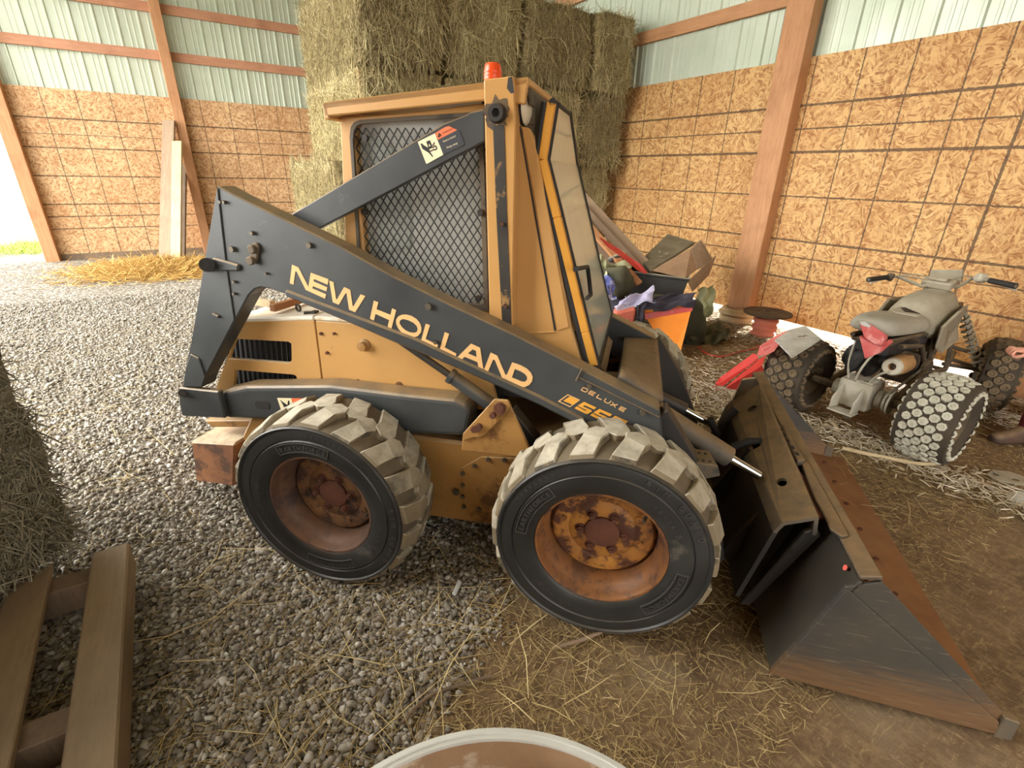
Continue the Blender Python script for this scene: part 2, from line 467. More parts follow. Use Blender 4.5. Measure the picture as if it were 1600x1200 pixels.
OBZ = bp((1312, 523), x=WX).z                    # bottom of it
BT = bp((100, 139), y=BY).z
w = siding('wall_right', -3.2, BY + .1, .42, TOPZ, 'y', WX + .06, -1); tag(w, 'ribbed pale steel siding of the right wall', kind='structure')
mb = MB(); mb.span((WX, -3.2, OBZ), (WX + .012, BY, OT)); tag(mb.build('wall_right_lining', M['osb_right']), 'strand board lining of the right wall', kind='structure')
mb = MB(); mb.span((WX + .013, -3.2, OBZ - .0), (WX + .05, BY, OBZ + .12)); tag(mb.build('trim_1', M['girt_y']), 'bottom plank under the right wall lining', kind='structure')
EX = -2.12
w = siding('wall_back', EX, WX + .1, .2, TOPZ, 'x', BY + .06, -1); tag(w, 'ribbed pale steel siding of the back wall', kind='structure')
mb = MB(); mb.span((EX + .05, BY, .10), (WX, BY + .012, BT)); tag(mb.build('wall_back_lining', M['osb_back']), 'strand board lining of the back wall', kind='structure')
mb = MB(); mb.span((EX, BY + .0, -.05), (WX, BY + .05, .1)); tag(mb.build('gap_strip_back', M['dark_wood']), 'dark strip standing in for the gap at the foot of the back wall', kind='structure')  # darkness of the gap under the wall put in as a dark strip
mb = MB(); mb.span((EX - .3, -3.4, TOPZ), (WX + .5, BY + .4, TOPZ + .1)); tag(mb.build('ceiling', M['siding']), kind='structure')  # unseen roof put in to shape the light, stopping short on the open side
# posts: square timbers standing just inside the walls
def post(c, h, s, m='post', label=None, wy=None):
    wy = wy or s
    mb = MB(); mb.span((c[0] - s / 2, c[1] - wy / 2, -.3), (c[0] + s / 2, c[1] + wy / 2, h))
    o = mb.build('trim_1', M[m], bevel=.006); tag(o, label, kind='structure'); return o
pb = bp((1190, 300), x=WX - .14)
post((WX - .075, pb.y, 0), TOPZ, .15, wy=.27, label='square timber post of the right wall')
pr = bp((1590, 560), x=WX - .1)
post((WX - .075, pr.y - .1, 0), TOPZ, .15, 'post', wy=.27, label= 'reddish timber post at the right end of the right wall')
pl = bp((287, 175), y=BY - .16)
post((pl.x - .09, BY - .085, 0), TOPZ, .16, label='square timber post of the back wall')
pe = bp((60, 292), y=BY - .1)
post((pe.x - .13, BY - .06, 0), TOPZ, .19, label='timber post at the open end of the back wall')
post((3.4, BY - .085, 0), TOPZ, .16); post((WX - .085, 7.6, 0), TOPZ, .15)
for px in ((300, 20.5), (300, 92)):
    z = bp(px, y=BY - .02).z
    mb = MB(); mb.span((EX, BY - .0, z - .07), (WX, BY + .045, z + .07)); tag(mb.build('trim_1', M['girt']), 'horizontal timber rail on the back wall', kind='structure')
z = bp((1110, 31), x=WX).z
mb = MB(); mb.span((WX, pb.y, z - .06), (WX + .045, BY, z + .07)); tag(mb.build('trim_1', M['girt_y']), 'horizontal timber rail on the right wall', kind='structure')
z = z + .72
mb = MB(); mb.span((WX, -3.2, z - .06), (WX + .045, BY, z + .07)); tag(mb.build('trim_1', M['girt_y']), kind='structure')
# unseen wall added behind the camera to cut light, opening left for fill
mb = MB(); mb.span((2.4, -3.3, 0), (WX + .1, -3.2, TOPZ)); mb.span((EX, -3.3, 0), (-1.4, -3.2, TOPZ)); mb.span((-1.4, -3.3, 3.4), (2.4, -3.2, TOPZ)); tag(mb.build('light_wall_front', M['osb_back']), kind='structure')

mb = MB(); mb.span((EX - .1, -3.3, 0), (EX, 1.6, TOPZ)); tag(mb.build('shade_wall_left', M['osb_back']), kind='structure')  # added out of view to keep the left light off the near floor

# ================================================================== loose matter on the floor
rs = np.random.RandomState(11)
ico = bmesh.new(); bmesh.ops.create_icosphere(ico, subdivisions=1, radius=1)
IV = np.array([v.co[:] for v in ico.verts]); IF = np.array([[v.index for v in f.verts] for f in ico.faces]); ico.free()
def scatter_xy(n, box, dens):
    out = []
    while sum(map(len, out)) < n:
        x = rs.uniform(box[0], box[1], 20000); y = rs.uniform(box[2], box[3], 20000)
        out.append(np.stack([x, y], 1)[rs.uniform(0, 1, 20000) < dens(x, y)])
    return np.concatenate(out)[:n]
def in_view(x, y, z=0., m=.06):
    d = np.stack([x, y, np.full(np.shape(x), z - CAMH)], -1)
    dep = d @ np.array(CF); u = d @ np.array(CR) / np.maximum(dep, .05) * FPX / 800; v = d @ np.array(CU) / np.maximum(dep, .05) * FPX / 600
    return (dep > .3) & (np.abs(u) < 1.12) & (np.abs(v) < 1.15)
def stones(name, n, box, dens, s0, s1, label):
    P = scatter_xy(n, box, dens); k = len(P)
    var = 1 + rs.uniform(-.36, .30, (k, len(IV), 1))
    sc = np.exp(rs.normal(0, .33, (k, 1, 1))) * s0
    sc = np.clip(sc, s0 * .5, s1) * rs.uniform([.75, .6, .38], [1.35, 1.0, .72], (k, 1, 3))
    v = IV[None] * var * sc
    a = rs.uniform(0, 6.28, k); t = rs.normal(0, .35, k); t2 = rs.normal(0, .35, k)
    ca, sa, ct, st_, c2, s2 = np.cos(a), np.sin(a), np.cos(t), np.sin(t), np.cos(t2), np.sin(t2)
    z0 = np.zeros(k); o1 = np.ones(k)
    Rz = np.stack([ca, -sa, z0, sa, ca, z0, z0, z0, o1], 1).reshape(k, 3, 3)
    Rx = np.stack([o1, z0, z0, z0, ct, -st_, z0, st_, ct], 1).reshape(k, 3, 3)
    Ry = np.stack([c2, z0, s2, z0, o1, z0, -s2, z0, c2], 1).reshape(k, 3, 3)
    v = np.einsum('kij,knj->kni', Rz @ Rx @ Ry, v)
    v[..., 0] += P[:, :1]; v[..., 1] += P[:, 1:]
    v[..., 2] += (gh(P[:, 0], P[:, 1]) + .45 * sc.mean(-1)[:, 0] * 1.0 + rs.uniform(-.004, .007, k))[:, None]
    f = IF[None] + (np.arange(k) * len(IV))[:, None, None]
    tone = np.repeat(np.clip(rs.normal(.44, .30, k), 0, 1), len(IV))
    o = np_mesh(name, v.reshape(-1, 3), f.reshape(-1, 3), M['pebbles'], colors=tone)
    return tag(o, label, 'gravel', kind='stuff')
def gdens(x, y):
    s = gravel_side(x, y); dist = np.hypot(x, y)
    return np.clip(s / .28 + .45, 0, 1) * in_view(x, y) * np.clip(1.5 / dist, .12, 1)
stones('gravel', 85000, (-6, 2.6, .3, 8), gdens, .0088, .019, 'loose grey gravel stones covering the left of the barn floor')
def blades(name, n, box, dens, l0, l1, w, m, label, cat, lift=.006, tilt=.14, tone=(.5, .22), hz=None, parent=None, pos=None):
    """straws: thin three-sided stalks lying about, each bent in the middle"""
    P = scatter_xy(n, box, dens) if pos is None else pos
    k = len(P)
    z = (gh(P[:, 0], P[:, 1]) if hz is None else hz(P)) + lift + np.abs(rs.normal(0, .006, k))
    L = np.exp(rs.uniform(np.log(l0), np.log(l1), k)); a = rs.uniform(0, 6.28, k); el = np.abs(rs.normal(0, tilt, k))
    W = w * rs.uniform(.55, 1.5, k); bend = rs.normal(0, .045, k)
    d = np.stack([np.cos(a) * np.cos(el), np.sin(a) * np.cos(el), np.sin(el)], 1)
    s = np.stack([-np.sin(a), np.cos(a), np.zeros(k)], 1)
    c = np.stack([P[:, 0], P[:, 1], z], 1)
    rings = []
    for t, ww in ((0, .8), (.5, 1), (1, .5)):
        q = c + d * (L * t)[:, None] + s * (L * bend * (t - t * t) * 4)[:, None]
        for ang in (0, 2.1, 4.2):
            rings.append(q + s * (W * ww * math.cos(ang))[:, None] + np.array([0, 0, 1.]) * (W * ww * math.sin(ang) * .8)[:, None])
    v = np.stack(rings, 1)
    q = [(i * 3 + j, i * 3 + (j + 1) % 3, (i + 1) * 3 + (j + 1) % 3, (i + 1) * 3 + j) for i in range(2) for j in range(3)]
    f = np.array(q)[None] + (np.arange(k) * 9)[:, None, None]
    tn = np.repeat(np.clip(rs.normal(tone[0], tone[1], k), 0, 1), 9)
    o = np_mesh(name, v.reshape(-1, 3), f.reshape(-1, 4), m, parent, colors=tn)
    return tag(o, label, cat, kind='stuff')
def sdens(x, y):
    s = gravel_side(x, y); d = np.hypot(x, y)
    clump = .5 + .5 * np.sin(x * 5.1 + 1.3) * np.sin(y * 4.3 + x * 2)
    near = np.exp(-((x + .0) ** 2 + (y - 1.0) ** 2) / .5)
    return in_view(x, y) * np.clip(np.where(s > 0, .14 + .8 * near + .14 * clump, .55 * np.exp(s / .9) + .12 + .2 * clump) * np.clip(2.0 / d, .15, 1), 0, 1)
def fdens(x, y):
    s = gravel_side(x, y); d = np.hypot(x, y)
    return in_view(x, y) * np.clip(.5 - s / .5, 0, 1) * np.clip(2.2 / d, .1, 1) * (.6 + .4 * np.sin(x * 3.1 + y) * np.sin(y * 2.7 - x))
blades('straw', 19000, (-4, 5, .3, 6.5), sdens, .02, .10, .0010, M['straw'], 'dry straw scattered over gravel and dirt', 'straw')
blades('fine_chaff', 30000, (-1, 5, .3, 4), fdens, .010, .045, .0011, M['straw'], 'fine trodden chaff covering the dirt', 'chaff', tone=(.35, .25), lift=.003)
blades('long_straw', 560, (-2, 3, .5, 4.5), sdens, .12, .36, .0016, M['straw'], 'long single straws lying on the gravel in front of the wheels', 'straw', tone=(.8, .15), lift=.014)
def cdens(x, y):
    a = np.exp(-((x - 2.95) ** 2 / .22 + (y - 2.15) ** 2 / .18)); b = np.exp(-((x - 5.0) ** 2 / .12 + (y - 2.9) ** 2 / .5))
    p, q = np.array([3.3, .95]), np.array([3.35, .25]); t = np.clip(((x - p[0]) * (q - p)[0] + (y - p[1]) * (q - p)[1]) / ((q - p) @ (q - p)), -.6, 1.2)
    c = np.exp(-((x - p[0] - t * (q - p)[0]) ** 2 + (y - p[1] - t * (q - p)[1]) ** 2) / .02)
    e = np.exp(-((x - 4.9) ** 2 / .2 + (y - .75) ** 2 / .1)); f = np.exp(-((x - 4.2) ** 2 / .3 + (y - 1.9) ** 2 / .3)) * .4
    return np.clip(a + b + c + e + f, 0, 1)
blades('chaff', 6500, (2, 5.3, -.2, 4), cdens, .03, .10, .0035, M['chips'], 'pale chaff strewn in drifts on the dirt by the four wheeler', 'chaff', tone=(.6, .25))
def pdens(x, y):
    return np.exp(-((x + .75) ** 2 / .35 + (y - 9.9) ** 2 / .5)) + np.exp(-((x + .1) ** 2 / .2 + (y - 9.6) ** 2 / .3))
def ph(P):
    return .10 * np.exp(-((P[:, 0] + .6) ** 2 / .5 + (P[:, 1] - 9.9) ** 2 / .5)) * rs.uniform(.2, 1, len(P))
blades('spilled_hay', 7000, (-2.2, .9, 8.6, 11.3), pdens, .1, .32, .005, M['loose_hay'], 'golden loose hay spilled at the foot of the back wall', 'hay', hz=ph, tilt=.3)
def gdn(x, y):
    return np.exp(-((x + 2.75) ** 2 / .10 + (y - 13.3) ** 2 / .25))
g = N('weeds'); M['weeds'] = g.fin(srgb(150, 170, 70), .8)
o = blades('grass', 1500, (-4.5, -1.6, 12, 16), gdn, .06, .2, .006, M['weeds'], 'green weeds outside the open end of the barn', 'grass', tilt=1.0)
# ================================================================== hay bales
def bale(label, lo, hi, m, group=None, faces=('-y',), rotz=0, n=2200, name='hay_bale', ln=(.09, .30), seed=0, rough=.022, vert=.75):
    """packed bale: lumpy block with stalks sticking out of the faces that show; one mesh"""
    q = np.random.RandomState(100 + seed)
    lo = np.array(lo, float); hi = np.array(hi, float); c = (lo + hi) / 2; h = (hi - lo) / 2
    verts = []; quads = []; tint = []
    k = 16
    t = np.linspace(-1, 1, k + 1)
    off = 0
    ph = q.uniform(0, 6, 6)
    def place(p):
        p = p.copy()
        r = .09                                                # rounded, sagging edges
        a = p / h
        e = np.sort(np.abs(a), 1)[:, ::-1]
        p *= (1 - r * np.clip(e[:, 1:2] - .72, 0, 1) ** 2 * 3.2)
        w = np.sin(p[:, 0] * 7 + ph[0]) * np.sin(p[:, 2] * 8 + ph[1]) + np.sin(p[:, 1] * 9 + ph[2] + p[:, 2] * 5) * .7 + np.sin(p[:, 0] * 17 + p[:, 1] * 13 + p[:, 2] * 19 + ph[3]) * .4
        return p * (1 + (rough * w)[:, None])
    fdef = {'-x': (0, -1), '+x': (0, 1), '-y': (1, -1), '+y': (1, 1), '-z': (2, -1), '+z': (2, 1)}
    for key, (ax, sg) in fdef.items():
        o1, o2 = [i for i in range(3) if i != ax]
        A, B = np.meshgrid(t, t)
        p = np.zeros(((k + 1) ** 2, 3)); p[:, ax] = sg * h[ax]; p[:, o1] = A.ravel() * h[o1]; p[:, o2] = B.ravel() * h[o2]
        verts.append(place(p)); tint.append(np.zeros(len(p)))
        i = (np.arange(k)[:, None] * (k + 1) + np.arange(k)[None]).ravel() + off
        f = np.stack([i, i + 1, i + k + 2, i + k + 1], 1)
        flip = (sg > 0) == (ax == 1)
        quads.append(f[:, ::-1] if flip else f); off += len(p)
    for key in faces:
        ax, sg = fdef[key]; o1, o2 = [i for i in range(3) if i != ax]
        area = h[o1] * h[o2] * 4
        m_ = int(n * area)
        p = np.zeros((m_, 3)); p[:, ax] = sg * h[ax]; p[:, o1] = q.uniform(-1, 1, m_) * h[o1]; p[:, o2] = q.uniform(-1, 1, m_) * h[o2]
        p = place(p * np.where(np.arange(3) == ax, 1, .93))
        nn = np.zeros(3); nn[ax] = sg
        d = q.normal(0, 1, (m_, 3)); d[:, ax] = np.abs(d[:, ax]) * .22 * sg
        if ax != 2: d[:, 2] = d[:, 2] * (1 + vert * 1.4) - .45
        d /= np.linalg.norm(d, axis=1)[:, None]
        L = np.exp(q.uniform(np.log(ln[0]), np.log(ln[1]), m_)); W = q.uniform(.0016, .0036, m_)
        s = np.cross(d, nn); s /= np.linalg.norm(s, axis=1)[:, None] + 1e-9
        u = np.cross(d, s)
        rings = []
        sag = np.array([0, 0, -1.]) * q.uniform(0, .35, m_)[:, None]
        for tt, ww in ((-.35, .8), (.2, 1), (.75, .6)):
            cc = p + d * (L * tt)[:, None] + sag * (L * max(tt, 0) ** 2)[:, None] + nn * .006
            for ang in (0, 2.1, 4.2):
                rings.append(cc + s * (W * ww * math.cos(ang))[:, None] + u * (W * ww * math.sin(ang))[:, None])
        v = np.stack(rings, 1)
        f = np.array([(i * 3 + j, i * 3 + (j + 1) % 3, (i + 1) * 3 + (j + 1) % 3, (i + 1) * 3 + j) for i in range(2) for j in range(3)])
        quads.append((f[None] + (np.arange(m_) * 9)[:, None, None]).reshape(-1, 4) + off)
        verts.append(v.reshape(-1, 3)); off += m_ * 9
        tint.append(np.repeat(np.clip(q.normal(.42, .36, m_), 0, 1), 9))
    v = np.concatenate(verts)
    v[:, 2] += h[2]                                            # origin at the foot
    o = np_mesh(name, v, np.concatenate(quads), m, colors=np.concatenate(tint))
    o.location = (c[0], c[1], lo[2]); o.rotation_euler = (0, 0, rotz)
    return tag(o, label, 'hay bale', group)
G = 'square hay bales of the tall stack'
row = [(.0, .80), (.83, 1.635), (1.665, 2.475), (2.505, 3.36)]
ordn = ['leftmost', 'second from left', 'third from left', 'rightmost']
cols = [[(1.32, 2.19), (2.225, 3.09), (3.125, 4.08), (4.115, 5.02)], [(1.34, 2.2), (2.235, 3.1), (3.135, 4.12), (4.155, 5.08)],
        [(1.66, 2.54), (2.575, 3.49), (3.525, 4.40), (4.435, 5.14)], [(1.68, 2.56), (2.595, 3.51), (3.545, 4.47), (4.505, 5.08)]]
yf = [[5.55, 5.5, 5.5, 5.5], [5.5, 5.5, 5.5, 5.5], [5.42, 5.4, 5.36, 5.38], [5.38, 5.42, 5.36, 5.26]]
rn = ['bottom row', 'second row up', 'third row up', 'top row']
for r in range(4):
    for c in range(4):
        fcs = ('-y', '-x') if c == 0 else ('-y',)
        if r == 3: fcs += ('+z',)
        lab = {(1, 0): 'square hay bale jutting out left below the pale stack corner', (3, 0): 'corner hay bale at the top left of the stack, pale sunlit end',
               (3, 3): 'ragged hay bale at the top right of the stack against the right wall'}.get((r, c), f'{ordn[c]} hay bale in the {rn[r]} of the tall stack')
        x0, x1 = cols[r][c]; y0 = yf[r][c]; z0, z1 = row[r]
        dz = (.0, .02, -.05, -.06)[c] if r == 3 else 0
        bale(lab, (x0, y0, z0), (x1, y0 + 2.35, z1 + dz), M['hay_green'] if (r + c) % 2 else M['hay'], G, fcs, n=2800 if (r > 1 or c in (0, 3)) else 600, seed=r * 4 + c)
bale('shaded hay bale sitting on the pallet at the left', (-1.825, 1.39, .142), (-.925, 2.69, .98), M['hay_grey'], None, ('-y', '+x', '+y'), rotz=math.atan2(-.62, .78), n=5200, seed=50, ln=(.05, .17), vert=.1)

# ================================================================== pallet under the near bale
t = thing('pallet', 'rough timber pallet with thick outer plank under the shaded hay bale', 'pallet', (-.95, 1.65, 0))
def rough_plank(c, size, rot=0):
    mb = MB(); mb.box(c, size, (0, 0, rot)); return mb
o = lambda x, y, z: (x + .95, y - 1.65, z)
rough_plank(o(-.505, 1.63, .085), (.118, 1.02, .115), R(2)).build('outer_beam', M['pallet_wood'], t, bevel=.006)
for x in (-.735, -.96, -1.19, -1.42):
    rough_plank(o(x, 1.65, .127), (.115, 1.0, .028), R(3)).build('deck_board', M['pallet_wood'], t, bevel=.004)
for y in (1.42, 2.06, 1.18):
    rough_plank(o(-.99, y, .055), (.90, .09, .112), R(-2)).build('stringer', M['dark_wood'], t, bevel=.004)

# ================================================================== boards leaning on the back wall
def leaning(name, label, base, top, w, d, m, group=None, cat='board'):
    base, top = Vector(base), Vector(top)
    ax = (top - base); L = ax.length; ax.normalize()
    sd = Vector((CR.x, CR.y, 0)).normalized(); sd = (sd - ax * sd.dot(ax)).normalized(); nn = ax.cross(sd)
    mb = MB(); mb.box((0, 0, L / 2), (w, d, L))
    ob = mb.build(name, m, bevel=.004)
    ob.matrix_world = Matrix(((sd.x, nn.x, ax.x, base.x), (sd.y, nn.y, ax.y, base.y), (sd.z, nn.z, ax.z, base.z), (0, 0, 0, 1)))
    return tag(ob, label, cat, group)
def lean_px(name, label, pb_, pt_, dist, w, d, m, dtop=.25, group=None):
    b = bp(pb_, z=0); b2 = EYE + (b - EYE)
    yb = b2.y; tpt = bp(pt_, y=yb + dtop)
    return leaning(name, label, b2, tpt, w, d, m, group)
lean_px('leaning_board', 'weathered grey plank leaning on the back wall post, tallest of three', (258, 409), (264, 188), 0, .21, .04, M['grey_wood'], .75, 'boards leaning by the back wall post')
lean_px('leaning_board', 'pale new board leaning beside the grey plank at the back wall', (275, 413), (277, 221), 0, .17, .04, M['pale_wood'], .85, 'boards leaning by the back wall post')
lean_px('leaning_board', 'short dark board half hidden behind the pale leaning board', (284, 404), (286, 256), 0, .13, .04, M['dark_wood'], .6, 'boards leaning by the back wall post')
# ================================================================== loader materials
M['char'] = worn('charcoal_paint', srgb(62, 64, 64), srgb(74, 76, 75), 3.0, .40, .1, wear=srgb(98, 97, 92), wear_amt=.30, wear_scale=9, dust=srgb(146, 122, 86), dust_amt=1.0, bump=.05, grain=40)
M['char_worn'] = worn('scraped_charcoal', srgb(46, 45, 42), srgb(62, 58, 50), 5, .5, .05, wear=srgb(172, 132, 76), wear_amt=.40, wear_scale=11, bump=.06)
M['soot'] = worn('scorched_paint', srgb(70, 60, 48), srgb(98, 80, 54), 14, .7, 0, wear=srgb(190, 142, 78), wear_amt=.34, wear_scale=24, bump=.1)
M['char_dusty'] = worn('dusty_charcoal', srgb(78, 72, 62), srgb(104, 90, 70), 5, .7, .05, wear=srgb(58, 54, 48), wear_amt=.42, wear_scale=7, dust=srgb(138, 112, 78), dust_amt=1.0, bump=.12)
M['dark_steel'] = worn('dark_steel', srgb(44, 42, 40), srgb(58, 53, 48), 5, .6, .3, dust=srgb(110, 92, 68), dust_amt=.8, wear=srgb(84, 68, 50), wear_amt=.3, bump=.1)
M['yellow'] = worn('ochre_paint', srgb(200, 154, 92), srgb(188, 142, 80), 2.2, .45, 0, wear=srgb(128, 84, 44), wear_amt=.30, wear_scale=6, dust=srgb(220, 206, 174), dust_amt=.9, bump=.03, grain=30)
M['yellow_cab'] = worn('cab_ochre', srgb(192, 144, 82), srgb(200, 154, 94), 1.6, .42, 0, wear=srgb(150, 102, 54), wear_amt=.25, wear_scale=8, dust=srgb(216, 176, 110), dust_amt=.5, bump=.03, grain=30)
M['yellow_low'] = worn('grimy_ochre', srgb(170, 126, 66), srgb(152, 110, 56), 3, .6, 0, wear=srgb(100, 66, 36), wear_amt=.42, wear_scale=5, dust=srgb(170, 142, 100), dust_amt=.9, bump=.08)
M['yellow_bright'] = worn('bright_ochre', srgb(222, 160, 66), srgb(212, 150, 58), 3, .4, 0, wear=srgb(120, 80, 40), wear_amt=.27, wear_scale=14, bump=.02)
M['rusty_box'] = worn('rusty_ochre', srgb(166, 112, 70), srgb(138, 92, 62), 6, .7, 0, wear=srgb(96, 68, 52), wear_amt=.48, wear_scale=7, dust=srgb(214, 196, 162), dust_amt=1.0, bump=.1)
M['hood'] = worn('glare_dusty_hood', srgb(222, 200, 160), srgb(206, 178, 130), 5, .55, 0, wear=srgb(236, 226, 206), wear_amt=.5, wear_scale=4, dust=srgb(238, 230, 214), dust_amt=.8, bump=.04)  # ochre paint made pale: sky glare put into the colour, along with dust
M['decal'] = flat('letter_cream', srgb(226, 180, 120), .5)
M['decal_orange'] = flat('letter_orange', srgb(232, 166, 62), .5)
M['sticker_orange'] = flat('sticker_orange', srgb(232, 116, 70), .5)
M['sticker_cream'] = flat('sticker_cream', srgb(232, 220, 180), .55)
M['sticker_dark'] = flat('sticker_dark', srgb(52, 54, 58), .5)
M['ink'] = flat('ink_black', srgb(24, 22, 22), .6)
M['black'] = flat('black_rubber', srgb(34, 32, 30), .7)
M['rubber'] = worn('tyre_rubber', srgb(38, 38, 37), srgb(50, 50, 48), 5, .42, 0, wear=srgb(84, 80, 72), wear_amt=.36, wear_scale=6, dust=srgb(120, 108, 90), dust_amt=.35, bump=.08, grain=90)
M['rubber_worn'] = flat('worn_rubber', srgb(68, 67, 63), .45)
M['tread'] = worn('dusty_tread', srgb(118, 104, 80), srgb(138, 124, 98), 7, .85, 0, wear=srgb(80, 72, 58), wear_amt=.42, wear_scale=9, dust=srgb(202, 194, 172), dust_amt=.95, bump=.3, grain=40)
M['tread_base'] = worn('dark_tread_base', srgb(84, 74, 58), srgb(104, 92, 72), 9, .9, 0, dust=srgb(128, 114, 90), dust_amt=.6, bump=.2)  # darker tone between the lugs
M['rim'] = worn('rusty_rim', srgb(150, 98, 54), srgb(118, 78, 48), 6, .5, .15, wear=srgb(86, 60, 48), wear_amt=.47, wear_scale=9, dust=srgb(150, 108, 70), dust_amt=.4, bump=.15)
M['hub'] = worn('ochre_hub', srgb(182, 126, 56), srgb(150, 98, 48), 8, .55, .1, wear=srgb(84, 52, 38), wear_amt=.5, wear_scale=14, bump=.12)
M['rust'] = worn('rust', srgb(84, 50, 36), srgb(104, 62, 42), 12, .85, .1, bump=.3)
M['rust_floor'] = worn('rusty_floor', srgb(140, 90, 52), srgb(122, 76, 44), 3, .6, .2, wear=srgb(96, 62, 40), wear_amt=.4, wear_scale=5, dust=srgb(150, 108, 68), dust_amt=.8, bump=.08, stretch=(1, 1, 1))
M['unused_steel'] = worn('scraped_steel', srgb(74, 68, 60), srgb(90, 80, 68), 4, .55, .3, wear=srgb(134, 92, 54), wear_amt=.42, wear_scale=4, dust=srgb(110, 84, 56), dust_amt=.5, bump=.12, stretch=(1.4, 1.4, 5))
def bucket_steel():
    g = N('scraped_bucket'); co = g.coord(); z = g.n('SeparateXYZ', Vector=co).outputs[2]
    st = g.mapping(co, scale=(2.2, 2.2, 26), rot=(0, .35, 0)); n1 = g.noise(st, 2.2, 6, .65); n2 = g.noise(co, 3.5, 5); n3 = g.noise(g.mapping(co, scale=(3, 3, 60), rot=(0, .5, 0)), 3, 3, .6)
    c = g.mix(g.ramp(n2, [(.35, 0), (.65, 1)]), srgb(66, 64, 60), srgb(84, 78, 68))
    h = g.math('ADD', z, g.math('MULTIPLY', g.math('SUBTRACT', n1, .5), .30))
    c = g.mix(g.ramp(h, [(.10, .95), (.22, 0)]), c, srgb(122, 92, 62))
    c = g.mix(g.ramp(h, [(.02, .8), (.08, 0)]), c, srgb(96, 66, 44))
    c = g.mix(g.math('MULTIPLY', g.ramp(n3, [(.62, 0), (.68, 1)]), .5), c, srgb(146, 130, 106))
    return g.fin(c, .5, .25, g.bump(n2, .1, .004))
M['bucket_side'] = bucket_steel()
M['bucket_back'] = worn('bucket_back', srgb(62, 58, 52), srgb(76, 70, 60), 5, .5, .2, wear=srgb(104, 90, 70), wear_amt=.3, bump=.1)
M['chrome'] = flat('bare_steel', srgb(200, 200, 196), .18, 1)
M['bolt'] = flat('bolt_steel', srgb(104, 96, 82), .5, .6)
g = N('cab_glass'); tr = g.n('BsdfTransparent'); tr.inputs[0].default_value = (.86, .9, .9, 1)
g.fin(srgb(224, 226, 218), g.ramp(g.noise(g.coord(), 6, 5), [(.3, .08), (.7, .3)]))
mx = g.n('MixShader'); g.put(mx.inputs[0], g.ramp(g.noise(g.coord(), 3.5, 5, .6), [(.3, .80), (.7, .95)])); g.put(mx.inputs[1], tr.outputs[0]); g.put(mx.inputs[2], g.b.outputs[0]); g.t.links.new(mx.outputs[0], g.out.inputs[0]); M['glass'] = g.m
g = N('door_glass'); tl = g.n('BsdfTranslucent'); tl.inputs[0].default_value = (.86, .9, .82, 1)
mx = g.n('MixShader'); mx.inputs[0].default_value = .38; g.fin(g.ramp(g.noise(g.mapping(g.coord(), scale=(1, 1, .3)), 3.5, 6, .65), [(.35, srgb(236, 240, 226)), (.6, srgb(216, 220, 202)), (.8, srgb(190, 184, 160))]), .12, Coat_Weight=1.0, Coat_Roughness=.06)
g.put(mx.inputs[1], g.b.outputs[0]); g.put(mx.inputs[2], tl.outputs[0]); g.t.links.new(mx.outputs[0], g.out.inputs[0]); M['door_glass'] = g.m
M['unused_glass'] = worn('hazed_door_glass', srgb(214, 220, 206), srgb(196, 204, 190), 2.5, .22, 0, wear=srgb(150, 142, 116), wear_amt=.34, wear_scale=3, bump=.02, stretch=(1, 1, .35))
M['lens'] = worn('lamp_lens', srgb(226, 216, 190), srgb(206, 190, 158), 10, .3, 0, bump=.1)
g = N('beacon'); M['beacon'] = g.fin(srgb(255, 96, 40), .25, 0, None, Transmission_Weight=.25, Emission_Color=srgb(255, 90, 30), Emission_Strength=0.0)

# ================================================================== the loader
lbase = lw(LO.x, LO.y)
loader = thing('skid_steer_loader', 'yellow and charcoal skid steer loader with cab, standing on gravel with its bucket down', 'loader', (lbase.x, lbase.y, 0), PSI)
YC = 2.065
def P(pts, y): return [lp(p, y=y) for p in pts]
def mir(pts, dz=0): return [Vector((p.x, -p.y, p.z + dz)) for p in pts]
TH = Vector((0, 1, 0))
def plate(name, px, y, th, m, bevel=.004, parent=None, holes=(), far=False, dz=0, smooth=None):
    """outline traced on the plane y, given its own thickness inward"""
    a = P(px, y); hs = [P(h, y) for h in holes]
    mb = MB()
    if far: mb.prism(mir(a, dz), TH * -th, [mir(h, dz) for h in hs])
    else: mb.prism(a, TH * th, hs)
    return mb.build(name, m, parent or loader, bevel=bevel, smooth=smooth)
